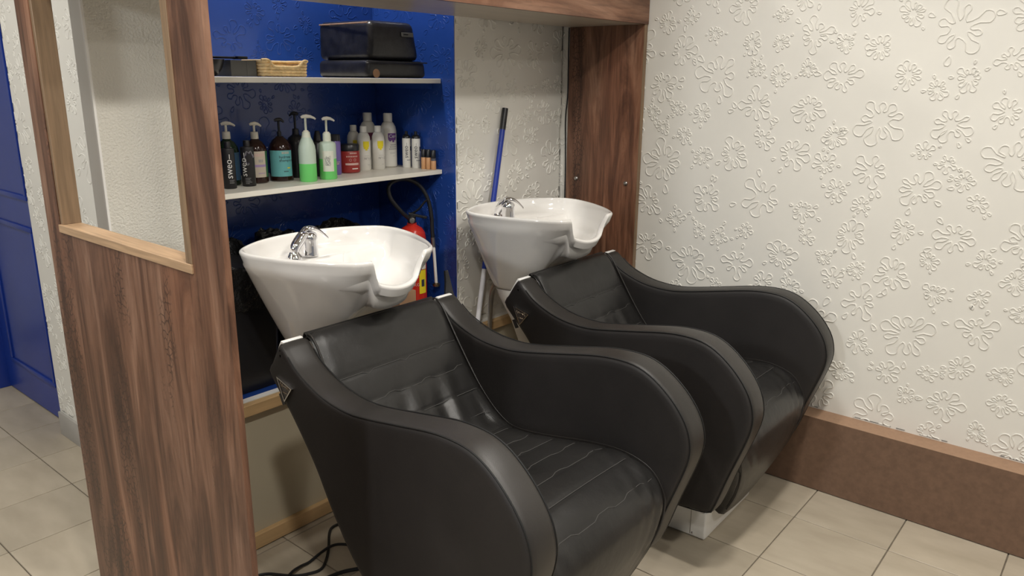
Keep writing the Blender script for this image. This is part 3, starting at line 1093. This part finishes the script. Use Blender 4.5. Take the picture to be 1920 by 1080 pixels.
def wrap_text(parent, s_, size, r_, ang, z, material, vertical=False, off=0.0014, flip=False):
    """print on a bottle: starts at angle ang (deg), runs to the right as seen, or upward"""
    vs_, fs_ = text_geo(s_, size)
    out = []
    for v_ in vs_:
        u, h = v_.x, v_.y
        if vertical:
            u, h = (-h, u) if not flip else (h, -u)
        a = R(ang) + u / r_
        out.append(((r_ + off) * math.cos(a), (r_ + off) * math.sin(a), z + h))
    return MB().add(out, fs_).build('print', material, parent, smooth=0)


def dashes(parent, material, r_, a0, a1, z0, z1, n, off=0.0012):
    """small print that cannot be read: a row of short marks"""
    b = MB()
    st_ = (a1 - a0) / n
    for k in range(n):
        c0, c1 = R(a0 + st_ * k), R(a0 + st_ * (k + 0.62))
        rr = r_ + off
        b.add([(rr * math.cos(c_), rr * math.sin(c_), z) for c_, z in ((c0, z0), (c1, z0), (c1, z1), (c0, z1))], [(0, 1, 2, 3)])
    return b.build('print', material, parent, smooth=0)


def pump(t, z, material, ang=0.0, r0=0.011, collar=0.020, stem=0.035, nozzle=0.036, stem_mat=None, back=0.014):
    p = MB().lathe([(r0, 0), (r0, 0.003), (r0 * 0.96, collar - 0.002), (r0 * 0.85, collar), (0.0048, collar + 0.0005)], 0, 0, z, 20).build('pump_collar', material, t)
    MB().lathe([(0.0042, collar), (0.0042, collar + stem)], 0, 0, z, 12).build('pump_stem', stem_mat or material, p)
    zt = z + collar + stem
    pth = [(-back, 0, 0.002), (-back * 0.5, 0, 0.005), (0.004, 0, 0.006), (nozzle * 0.5, 0, 0.005), (nozzle * 0.85, 0, 0.000), (nozzle, 0, -0.004)]
    rads = [0.005, 0.0075, 0.0085, 0.0065, 0.0045, 0.0035]
    h = MB().tube([(x, y, zz) for x, y, zz in pth], rads, 10, flat=0.7).build('pump_head', material, p)
    h.location = (0, 0, zt)
    h.rotation_euler = (0, 0, ang)
    return p


RIGHT = R(97)      # pump nozzles point to the viewer's right

# matt black bottles with an upright wordmark
for x, y, a_, lab, deco in ((1.383, 2.374, 6, 'slim matt black bottle with upright white lettering at the shelf end', False), (1.460, 2.384, -32, 'slim matt black bottle with a grey swirl and upright white lettering', True)):
    r_ = 0.0205 if not deco else 0.0225
    t, bd = bottle('styling_bottle', lab, 'bottle', x, y, [(r_ - 0.002, 0), (r_, 0.002), (r_, 0.128), (r_ - 0.001, 0.132), (r_ * 0.5, 0.1335), (r_ * 0.48, 0.152), (r_ * 0.44, 0.154), (0.0005, 0.1545)], 'bottle_matt_black', group='black lettered bottles')
    wrap_text(bd, 'sweo', 0.030, r_, a_ + 20, 0.034, 'print_white', True)
    arc_patch(bd, 'print', 'print_white', r_, a_ + 1, a_ + 7, 0.099, 0.114, 3)
    for k in range(3 if not deco else 5):
        wd = (26, 22, 24, 30, 18)[k]
        b0 = -4 if not deco else -30
        arc_patch(bd, 'print', 'print_grey', r_, b0, b0 + wd * 1.8, 0.028 - k * 0.0045, 0.0292 - k * 0.0045, 8)
    if deco:
        for rr in (0.017, 0.0135, 0.0155):
            q = []
            for k in range(26):
                a = -0.6 + k * 4.6 / 25 + rr * 40
                u, h = rr * math.cos(a), 1.3 * rr * math.sin(a) + 0.004 * math.sin(k * 1.3)
                q.append(((r_ + 0.0004) * math.cos(R(14) + u / r_), (r_ + 0.0004) * math.sin(R(14) + u / r_), 0.096 + h))
            MB().tube(q, 0.0007, 4).build('print', 'print_violet' if rr < 0.015 else 'print_grey', bd)

# dark green pump bottle behind the first black one
t, bd = bottle('pump_bottle', 'dark green pump bottle with white pump and blue label behind a black bottle', 'bottle', 1.430, 2.455, [(0.034, 0), (0.037, 0.003), (0.037, 0.115), (0.034, 0.130), (0.024, 0.146), (0.014, 0.153), (0.013, 0.158), (0.0005, 0.158)], 'dark_green_glass')
arc_patch(bd, 'label', 'label_blue', 0.037, -20, 75, 0.018, 0.112)
pump(t, 0.157, 'plastic_white', RIGHT - 0.2, 0.0135, 0.024, 0.022, 0.030)
# amber pump bottle with cream label
t, bd = bottle('pump_bottle', 'amber pump bottle with cream label and white pump', 'bottle', 1.528, 2.440, [(0.034, 0), (0.038, 0.003), (0.038, 0.112), (0.034, 0.128), (0.024, 0.143), (0.014, 0.150), (0.013, 0.154), (0.0005, 0.154)], 'amber')
arc_patch(bd, 'label', 'label_cream', 0.038, -28, 52, 0.022, 0.112)
arc_patch(bd, 'label_band', 'lilac', 0.038, -28, 52, 0.058, 0.066, off=0.0010)
arc_patch(bd, 'label_edge', 'label_green', 0.038, 54, 72, 0.022, 0.112)
dashes(bd, 'print_pale', 0.038, -20, 44, 0.094, 0.104, 6)
dashes(bd, 'lilac', 0.038, 8, 46, 0.034, 0.038, 7)
dashes(bd, 'print_grey', 0.038, 12, 36, 0.074, 0.084, 3)
pump(t, 0.153, 'plastic_white', RIGHT - 0.1, 0.0135, 0.024, 0.022, 0.024)
# amber bottle, turquoise label, black pump
t, bd = bottle('pump_bottle', 'wide amber bottle with turquoise label and black pump', 'bottle', 1.623, 2.432, [(0.036, 0), (0.041, 0.004), (0.041, 0.112), (0.037, 0.128), (0.026, 0.145), (0.014, 0.154), (0.013, 0.158), (0.0005, 0.158)], 'amber')
arc_patch(bd, 'label', 'label_turquoise', 0.041, -62, 62, 0.018, 0.110, 24)
wrap_text(bd, 'hydrate', 0.0135, 0.041, -8, 0.083, 'print_dark')
wrap_text(bd, 'shampoo', 0.0135, 0.041, -8, 0.071, 'print_dark')
dashes(bd, 'label_cream', 0.041, 6, 44, 0.098, 0.106, 5)
dashes(bd, 'print_dark', 0.041, 12, 36, 0.034, 0.038, 6)
arc_patch(bd, 'print', 'label_yellow', 0.041, 30, 46, 0.046, 0.050, 5, 0.001)
pump(t, 0.156, 'plastic_black', RIGHT, 0.0075, 0.018, 0.036, 0.018)
# two refill bottles half full of green liquid
t, bd = bottle('refill_bottle', 'tall tapered refill bottle half full of bright green liquid', 'bottle', 1.675, 2.345, [(0.0285, 0), (0.031, 0.003), (0.0305, 0.064)], 'liquid_green', part='liquid')
MB().lathe([(0.0305, 0.064), (0.0305, 0.110), (0.0285, 0.126), (0.022, 0.144), (0.0165, 0.156)], n=28, cap1=False).build('shoulder', 'bottle_frosted', t)
MB().lathe([(0.0165, 0.156), (0.0150, 0.163), (0.0135, 0.174), (0.0115, 0.176), (0.0005, 0.1765)], n=28, cap0=False).build('neck', 'neck_frosted', t)
pump(t, 0.175, 'plastic_white', RIGHT - 0.2, 0.0095, 0.005, 0.043, 0.036, 'neck_frosted')
t, bd = bottle('refill_bottle', 'straight refill bottle with a white paper label and green liquid', 'bottle', 1.767, 2.349, [(0.029, 0), (0.0315, 0.003), (0.0315, 0.075)], 'liquid_green', part='liquid')
MB().lathe([(0.0315, 0.075), (0.0315, 0.124), (0.0295, 0.131), (0.024, 0.135), (0.016, 0.137)], n=28, cap1=False).build('shoulder', 'bottle_frosted', t)
MB().lathe([(0.016, 0.137), (0.0145, 0.140), (0.0150, 0.146), (0.0142, 0.164), (0.0125, 0.167), (0.0005, 0.1675)], n=28, cap0=False).build('neck', 'neck_frosted', t)
lb = arc_patch(t, 'label', 'label_white', 0.0315, -34, 40, 0.030, 0.104)
q = []
for k in range(70):
    a = k * 0.55
    u, h = (0.004 + 0.006 * abs(math.sin(a * 0.31))) * math.cos(a), 0.015 * math.sin(a * 0.83) + 0.004 * math.sin(a * 2.1)
    q.append(((0.0327) * math.cos(R(0) + u / 0.0315), (0.0327) * math.sin(R(0) + u / 0.0315), 0.068 + h))
MB().tube(q, 0.0004, 4).build('print', 'print_grey', lb)
pump(t, 0.166, 'plastic_white', RIGHT - 0.1, 0.0105, 0.005, 0.042, 0.030, 'neck_frosted')
# black bottles behind the refill bottles
t, bd = bottle('pump_bottle', 'black pump bottle hidden behind the tall green refill bottle', 'bottle', 1.722, 2.475, [(0.032, 0), (0.034, 0.003), (0.034, 0.125), (0.028, 0.145), (0.014, 0.156), (0.0005, 0.157)], 'plastic_black')
pump(t, 0.156, 'plastic_black', RIGHT + 2.6, 0.012, 0.022, 0.050, 0.020)
t, bd = bottle('dispenser_bottle', 'black cone-top bottle between the two green refill bottles', 'bottle', 1.800, 2.450, [(0.030, 0), (0.032, 0.003), (0.032, 0.125), (0.028, 0.130), (0.016, 0.132), (0.013, 0.150), (0.008, 0.168), (0.0005, 0.169)], 'plastic_black')
# purple bottle with black cap
t, bd = bottle('shampoo_bottle', 'purple bottle with black cap behind the green refill bottle', 'bottle', 1.868, 2.440, [(0.022, 0), (0.0245, 0.003), (0.0245, 0.122), (0.022, 0.128), (0.0005, 0.129)], 'purple_bottle')
MB().lathe([(0.0235, 0.1292), (0.0235, 0.150), (0.021, 0.1525), (0.0005, 0.153)], n=28).build('cap', 'plastic_black', t)
arc_patch(bd, 'print', 'print_pale', 0.0245, 0, 50, 0.048, 0.050, 8)
arc_patch(bd, 'print', 'print_pale', 0.0245, 6, 40, 0.041, 0.044, 8)
# red jar
t, bd = bottle('mask_jar', 'dark red hair mask jar with black lid', 'jar', 1.948, 2.452, [(0.034, 0), (0.040, 0.004), (0.041, 0.012), (0.041, 0.080), (0.039, 0.086), (0.0005, 0.087)], 'jar_red')
MB().lathe([(0.0415, 0.0872), (0.0415, 0.108), (0.039, 0.111), (0.0005, 0.1115)], n=28).build('lid', 'plastic_black', t)
dashes(bd, 'print_pale', 0.041, 4, 44, 0.075, 0.081, 5)
dashes(bd, 'print_pale', 0.041, -16, 50, 0.063, 0.068, 8)
arc_patch(bd, 'print', 'print_pale', 0.041, -22, 56, 0.032, 0.040, 12)
arc_patch(bd, 'print', 'print_white', 0.041, 14, 50, 0.016, 0.020, 8)
for a_ in (6, 30):
    q = [((0.0417) * math.cos(R(a_) + 0.0045 * math.cos(k * 0.63) / 0.041), (0.0417) * math.sin(R(a_) + 0.0045 * math.cos(k * 0.63) / 0.041), 0.052 + 0.0045 * math.sin(k * 0.63)) for k in range(10)]
    MB().tube(q, 0.0007, 4, True).build('print', 'print_pale', bd)
# small white numbered bottles
wp = [(0.024, 0), (0.0265, 0.003), (0.0265, 0.118), (0.0245, 0.133), (0.0185, 0.146), (0.014, 0.150)]
for k, (x, y, lab) in enumerate(((2.046, 2.479, 'small white bottle with yellow blot and number next to the red jar'), (2.105, 2.460, 'small white bottle with yellow blot and number in front of the tall white ones'), (2.060, 2.560, 'small white bottle half hidden behind the one next to the red jar'))):
    t, bd = bottle('lotion_bottle', lab, 'bottle', x, y, wp + [(0.0005, 0.1505)], 'bottle_white', group='white lotion bottles')
    MB().lathe([(0.0135, 0.1507), (0.0135, 0.1735), (0.0115, 0.1755), (0.0005, 0.176)], n=24).build('cap', 'bottle_white', t)
    # yellow blot: patch with dripping lower edge
    for a0, a1, z0, z1 in ((-6, 50, 0.094, 0.116), (-2, 42, 0.086, 0.0941), (12, 30, 0.080, 0.0861)):
        arc_patch(bd, 'print', 'label_yellow', 0.0265, a0, a1, z0, z1, 8)
    wrap_text(bd, 'N\u00b01-2', 0.012, 0.0265, 0, 0.044, 'print_grey')
    arc_patch(bd, 'print', 'print_grey', 0.0265, 2, 48, 0.058, 0.0588, 8)
    arc_patch(bd, 'print', 'print_grey', 0.0265, 30, 50, 0.022, 0.0228, 6)
# tall white bottles
bp = [(0.029, 0), (0.034, 0.004), (0.034, 0.148), (0.031, 0.166), (0.024, 0.180), (0.018, 0.186), (0.0005, 0.1865)]
for x, y, lab, mm in ((2.196, 2.500, 'tall white bottle with purple blot label', 'label_purple'), (2.160, 2.588, 'tall white bottle with maroon blot label in the niche corner', 'label_maroon')):
    t, bd = bottle('lotion_bottle', lab, 'bottle', x, y, bp, 'bottle_white', group='tall white bottles')
    MB().lathe([(0.0185, 0.1867), (0.0185, 0.219), (0.0165, 0.2215), (0.0005, 0.222)], n=24).build('cap', 'bottle_white', t)
    for a0, a1, z0, z1 in ((-2, 62, 0.118, 0.141), (0, 58, 0.112, 0.1181), (6, 20, 0.108, 0.1121), (28, 44, 0.104, 0.1121)):
        arc_patch(bd, 'label', mm, 0.034, a0, a1, z0, z1, 10)
    if mm == 'label_purple':
        wrap_text(bd, 'Cerol', 0.019, 0.034, 3, 0.123, 'print_white', off=0.002)
        for k in range(3):
            dashes(bd, 'print_grey', 0.034, 14 - k * 5, 62, 0.091 - k * 0.0085, 0.0955 - k * 0.0085, 7 + k)
        arc_patch(bd, 'print', 'print_grey', 0.034, 8, 52, 0.0615, 0.0622, 8)
        arc_patch(bd, 'print', 'print_grey', 0.034, 8, 52, 0.0575, 0.0582, 8)
        arc_patch(bd, 'print', 'print_grey', 0.034, 30, 48, 0.047, 0.0478, 8)
# slim white bottles with black caps
for x, y, lab in ((2.232, 2.428, 'slim white bottle with upright dark lettering, next to the tall purple-label bottle'), (2.246, 2.386, 'slim white bottle with upright dark lettering, nearest the small peach bottles')):
    t, bd = bottle('styling_bottle', lab, 'bottle', x, y, [(0.0165, 0), (0.018, 0.002), (0.018, 0.118), (0.0175, 0.121), (0.0005, 0.1215)], 'bottle_white', group='slim white lettered bottles')
    cp = MB().lathe([(0.0168, 0.1217), (0.0165, 0.129), (0.012, 0.134), (0.007, 0.137), (0.0065, 0.150), (0.0005, 0.1505)], n=24).build('cap', 'plastic_black', t)
    wrap_text(bd, 'sweo', 0.024, 0.018, 16, 0.040, 'print_dark', True)
    arc_patch(bd, 'print', 'print_grey', 0.018, 0, 5, 0.092, 0.103, 3)
    arc_patch(bd, 'print', 'print_dark', 0.018, 52, 74, 0.070, 0.088, 5)
    arc_patch(bd, 'print', 'print_grey', 0.018, 0, 60, 0.030, 0.034, 8)
# little peach testers
for k, (x, y, lab) in enumerate(((2.240, 2.335, 'small peach bottle with black cap standing against the blue niche wall'), (2.245, 2.312, 'small peach bottle with black cap between two others'), (2.250, 2.288, 'short peach bottle with black cap and clear collar at the shelf end'))):
    h = 0.048 if k < 2 else 0.036
    t, bd = bottle('tester_bottle', lab, 'bottle', x, y, [(0.0100, 0), (0.0108, 0.001), (0.0108, h - 0.001), (0.010, h), (0.0005, h + 0.0002)], 'peach', n=20, group='small peach bottles')
    if k == 2:
        MB().lathe([(0.0105, h + 0.0004), (0.0105, h + 0.010), (0.0005, h + 0.0102)], n=20).build('collar', 'clear_cap', t)
        h += 0.0104
    MB().lathe([(0.0098, h + 0.0004), (0.0098, h + 0.031), (0.0085, h + 0.033), (0.0005, h + 0.0332)], n=20).build('cap', 'plastic_black', t)

# ------------------------------------------------------------------ upper shelf
UZ = 1.5713


def rounded_box(name, x0, x1, y0, y1, z0, z1, material, parent, bev, taper=0.0):
    b = MB()
    b.add([(x0, y0, z0), (x1, y0, z0), (x1, y1, z0), (x0, y1, z0), (x0 + taper, y0 + taper * 0.4, z1), (x1 - taper, y0 + taper * 0.4, z1), (x1 - taper, y1, z1), (x0 + taper * 0.2, y1, z1)],
          [(0, 3, 2, 1), (4, 5, 6, 7), (0, 1, 5, 4), (1, 2, 6, 5), (2, 3, 7, 6), (3, 0, 4, 7)])
    return b.build(name, material, parent, smooth=50, bevel=bev, seg=4)


t = thing('booster_cushion', 'flat worn black vinyl cushion lying on the upper shelf', 'cushion', (1.905, 2.275, UZ))
rounded_box('pad', 0.0, 0.305, 0.0, 0.29, 0.001, 0.064, 'vinyl_old', t, 0.018, 0.006)
MB().tube([(0.0, -0.001, 0.058), (0.305, -0.001, 0.058)], 0.0022, 6).build('seam', 'stitch_dark', t)
o = MB().lathe([(0.016, 0), (0.016, 0.002), (0.0005, 0.0025)], n=18).build('bare_patch', 'cardboard', t)
o.rotation_euler = (R(90), 0, 0)
o.location = (0.045, 0.0008, 0.0165)
t = thing('booster_box', 'tall black vinyl booster box on top of the flat cushion', 'box', (1.928, 2.290, UZ + 0.0645))
rounded_box('body', 0.0, 0.262, 0.0, 0.30, 0.0, 0.142, 'vinyl_old', t, 0.024, 0.022)
MB().tube([(0.006, 0.006, 0.131), (0.006, 0.29, 0.131)], 0.0025, 6).build('seam', 'fibreboard_edge', t)
lb = MB().box(0.170, 0.226, -0.0012, 0.008, 0.088, 0.104).build('name_plate', 'tray_grey', t, smooth=30, bevel=0.0008, seg=1)
MB().box(0.176, 0.198, -0.0020, -0.0008, 0.094, 0.098).build('plate_print', 'stitch_dark', lb, smooth=0)

# woven straw basket: stacked coils, lower in the front for a handle
t = thing('straw_basket', 'small woven straw basket with a cut-out handle', 'basket', (1.572, 2.355, UZ))
bw, bdp = 0.088, 0.060


def rrect(sx, sy, r_, z, n=6):
    out = []
    for cx_, cy_, a0 in ((sx - r_, sy - r_, 0), (-sx + r_, sy - r_, 90), (-sx + r_, -sy + r_, 180), (sx - r_, -sy + r_, 270)):
        for k in range(n + 1):
            a = R(a0 + 90 * k / n)
            out.append(Vector((cx_ + r_ * math.cos(a), cy_ + r_ * math.sin(a), z)))
    return out


for k in range(5):
    z = 0.0082 + k * 0.0103
    g = 0.002 * k
    if k < 3:
        lp, _ = resample(rrect(bw + g * 0.3, bdp + g * 0.3, 0.018, z), 110, True)
        for i, p in enumerate(lp):
            p.z += 0.0007 * math.sin(i * 1.7 + k)
        MB().tube(lp, [0.0057 + 0.0006 * math.sin(i * 2.1 + k) for i in range(110)], 8, True).build('straw_coil', 'straw', t)
    else:
        lp, _ = resample(rrect(bw + g * 0.3, bdp + g * 0.3, 0.018, z), 160, True)
        cut = 0.052 if k == 3 else 0.068
        seg = [p for p in lp if not (p.y < -bdp * 0.8 and -bw * 0.62 - (k - 3) * 0.014 < p.x < bw * 0.62 + (k - 3) * 0.014)]
        i0 = max(range(len(seg)), key=lambda i: (seg[(i + 1) % len(seg)] - seg[i]).length)
        seg = seg[i0 + 1:] + seg[:i0 + 1]
        MB().tube(seg, 0.0057, 8).build('straw_coil', 'straw', t)
q = catmull([(-bw - 0.002, -bdp - 0.003, 0.054), (-bw * 0.72, -bdp - 0.003, 0.053), (-bw * 0.48, -bdp - 0.003, 0.034), (0, -bdp - 0.003, 0.032), (bw * 0.55, -bdp - 0.003, 0.034), (bw * 0.84, -bdp - 0.003, 0.053), (bw + 0.002, -bdp - 0.001, 0.052)], 6)
MB().tube(q, 0.0042, 8).build('handle_rim', 'straw', t)
MB().box(-bw + 0.004, bw - 0.004, -bdp + 0.004, bdp - 0.004, 0.001, 0.006).build('bottom', 'straw', t, smooth=0)
# dark plastic box and black bowl beside it
t = thing('storage_box', 'dark grey plastic box beside the straw basket', 'box', (1.408, 2.31, UZ))
b = MB()
b.box(-0.026, 0.065, 0.0, 0.003, 0.001, 0.051).box(-0.026, 0.065, 0.117, 0.12, 0.001, 0.051).box(-0.026, -0.023, 0.003, 0.117, 0.001, 0.051).box(0.062, 0.065, 0.003, 0.117, 0.001, 0.051).box(-0.023, 0.062, 0.003, 0.117, 0.001, 0.004)
b.build('body', 'tray_grey', t, smooth=0)
MB().box(0.030, 0.064, -0.0008, 0.0004, 0.004, 0.047).build('sticker', 'fibreboard_edge', t, smooth=0).data.materials[0] = M['tray_grey']
t = thing('tint_bowl', 'glossy black tint bowl next to the wooden panel on the upper shelf', 'bowl', (1.318, 2.345, UZ))
MB().lathe([(0.022, 0.0008), (0.030, 0.002), (0.046, 0.022), (0.056, 0.052), (0.054, 0.053), (0.043, 0.024), (0.028, 0.006), (0.0005, 0.005)], n=36).build('bowl', 'plastic_black', t, smooth=50)
tb = thing('tint_brush', 'black tint brush lying across the bowl and the grey box', 'brush', (1.318, 2.345, UZ + 0.0545))
MB().tube([(-0.06, 0.0, 0.0042), (0.10, -0.004, 0.0042)], [0.0032, 0.0038], 8).build('handle', 'plastic_black', tb)
MB().box(0.10, 0.135, -0.022, 0.014, 0.0, 0.009).build('bristles', 'rubber_black', tb, smooth=30, bevel=0.002)

# ------------------------------------------------------------------ niche floor: bins, extinguisher, cardboard
NZ = 0.5355
for x0, x1, y0, y1, h, lab in ((1.150, 1.452, 2.215, 2.50, 0.452, 'black bin with crinkled black bag next to the wooden panel'), (1.560, 1.985, 2.26, 2.56, 0.455, 'wide black bin with crinkled black bag standing beside the cardboard box in the niche')):
    t = thing('waste_bin', lab, 'bin', ((x0 + x1) / 2, (y0 + y1) / 2, NZ), group='bins in the niche')
    sx, sy = (x1 - x0) / 2, (y1 - y0) / 2
    MB().rings([[tuple(p) for p in rrect(sx * 0.88, sy * 0.88, 0.03, 0.001)], [tuple(p) for p in rrect(sx, sy, 0.035, h - 0.03)]]).build('bin_body', 'plastic_black', t)
    rng = random.Random(int(x0 * 1000))
    rs = []
    base, _ = resample(rrect(sx, sy, 0.035, 0), 72, True)
    wob = [rng.uniform(-1, 1) for _ in range(72)]
    for k, (d_, z) in enumerate(((1.012, h - 0.16), (1.02, h - 0.10), (1.025, h - 0.04), (1.03, h - 0.008), (0.99, h + 0.008), (0.93, h + 0.002), (0.90, h - 0.06))):
        rs.append([(p.x * d_ + 0.003 * wob[(i * 3 + k) % 72], p.y * d_ + 0.003 * wob[(i * 5 + k) % 72], z + 0.008 * wob[(i + k * 7) % 72] * (1 if k < 2 or 2 < k < 6 else 0.4) + 0.018 * math.sin(i * 0.35 + k * 0.2) * (1 if 2 < k < 6 else 0)) for i, p in enumerate(base)])
    MB().rings(rs, False, True).build('bin_bag', 'bag_black', t, smooth=25)

t = thing('cardboard_box', 'brown cardboard box between the wide bin and the fire extinguisher', 'box', (2.045, 2.30, NZ))
MB().box(-0.045, 0.045, -0.06, 0.10, 0.001, 0.20).build('carton', 'cardboard', t, smooth=30, bevel=0.002)
MB().box(-0.004, 0.004, -0.0612, 0.1012, 0.199, 0.2012).build('tape', 'fibreboard_edge', t, smooth=0)

ex, ey = 2.160, 2.33
t = thing('fire_extinguisher', 'red fire extinguisher with black hose on the niche wall', 'extinguisher', (ex, ey, NZ))
cyl = MB().lathe([(0.050, 0.085), (0.056, 0.100), (0.057, 0.13), (0.057, 0.395), (0.053, 0.418), (0.042, 0.436), (0.026, 0.446), (0.020, 0.450), (0.020, 0.458), (0.0005, 0.459)], n=36).build('cylinder', 'ext_red', t, smooth=50)
MB().lathe([(0.052, 0.001), (0.054, 0.003), (0.054, 0.085), (0.040, 0.0852)], n=30).build('foot', 'plastic_black', t)
yl = []
face = math.degrees(math.atan2(-ey, -ex))


def ext_patch(nm, mm, a0, a1, z0, z1):
    return arc_patch(cyl, nm, mm, 0.057, face + a0, face + a1, z0, z1, 12, 0.0009)


ext_patch('label', 'ext_yellow', 26, 64, 0.165, 0.265)
ext_patch('label', 'label_white', 40, 66, 0.268, 0.36)
for k in range(5):
    arc_patch(cyl, 'print', 'print_dark', 0.057, face + 42, face + 60, 0.285 + k * 0.013, 0.289 + k * 0.013, 6, 0.0014)
for k in range(4):
    arc_patch(cyl, 'print', 'print_pale', 0.057, face - 4, face + 22, 0.235 + k * 0.012, 0.240 + k * 0.012, 6, 0.0009)
arc_patch(cyl, 'print', 'print_dark', 0.057, face + 36, face + 52, 0.195, 0.225, 6, 0.0014)
wrap_text(cyl, 'KG', 0.018, 0.057, face + 2, 0.20, 'print_pale')
# valve, levers, gauge
vl = MB().lathe([(0.017, 0.459), (0.017, 0.487), (0.012, 0.492), (0.0005, 0.4925)], n=20).build('valve', 'plastic_black', t)
b = MB()
b.add([(-0.012, -0.010, 0.49), (0.060, -0.010, 0.475), (0.064, -0.010, 0.484), (-0.012, -0.010, 0.502), (-0.012, 0.010, 0.49), (0.060, 0.010, 0.475), (0.064, 0.010, 0.484), (-0.012, 0.010, 0.502)],
      [(0, 1, 2, 3), (7, 6, 5, 4), (0, 4, 5, 1), (1, 5, 6, 2), (2, 6, 7, 3), (3, 7, 4, 0)])
lv = b.build('carry_handle', 'plastic_black', t, smooth=30, bevel=0.002)
lv.rotation_euler = (0, 0, R(-45))
b = MB()
b.tube(catmull([(0.0, 0, 0.495), (0.03, 0, 0.515), (0.055, 0, 0.545), (0.068, 0, 0.553)], 5), [0.008, 0.008] + [0.0065] * 10 + [0.005] * 4, 8, flat=0.5)
lv = b.build('squeeze_lever', 'plastic_black', t, smooth=50)
lv.rotation_euler = (0, 0, R(-45))
o = MB().lathe([(0.012, 0), (0.012, 0.010), (0.010, 0.012), (0.0005, 0.0125)], n=18).build('gauge', 'steel_dull', t)
o.location = (-0.012, -0.014, 0.472)
o.rotation_euler = (R(90), 0, R(-40))
# hose: out of the valve to the left, up under the shelf, down to the lance
hp = catmull([(-0.015, 0.0, 0.478), (-0.060, 0.0, 0.515), (-0.105, 0.01, 0.575), (-0.100, 0.015, 0.625), (-0.03, 0.01, 0.640), (0.035, -0.005, 0.615), (0.066, -0.025, 0.560), (0.078, -0.035, 0.49), (0.080, -0.038, 0.42), (0.080, -0.040, 0.385)], 7)
MB().tube(hp, 0.0085, 10).build('hose', 'rubber_black', t)
MB().tube([(0.080, -0.040, 0.39), (0.082, -0.042, 0.35)], 0.010, 12).build('hose_ferrule', 'steel_dull', t)
MB().tube([(0.082, -0.042, 0.355), (0.090, -0.046, 0.190)], 0.0068, 12).build('lance', 'white_metal', t)
o = MB().lathe([(0.010, 0), (0.016, 0.004), (0.016, 0.012), (0.008, 0.018)], n=18).build('lance_nozzle', 'brass', t)
o.location = (0.0905, -0.046, 0.174)
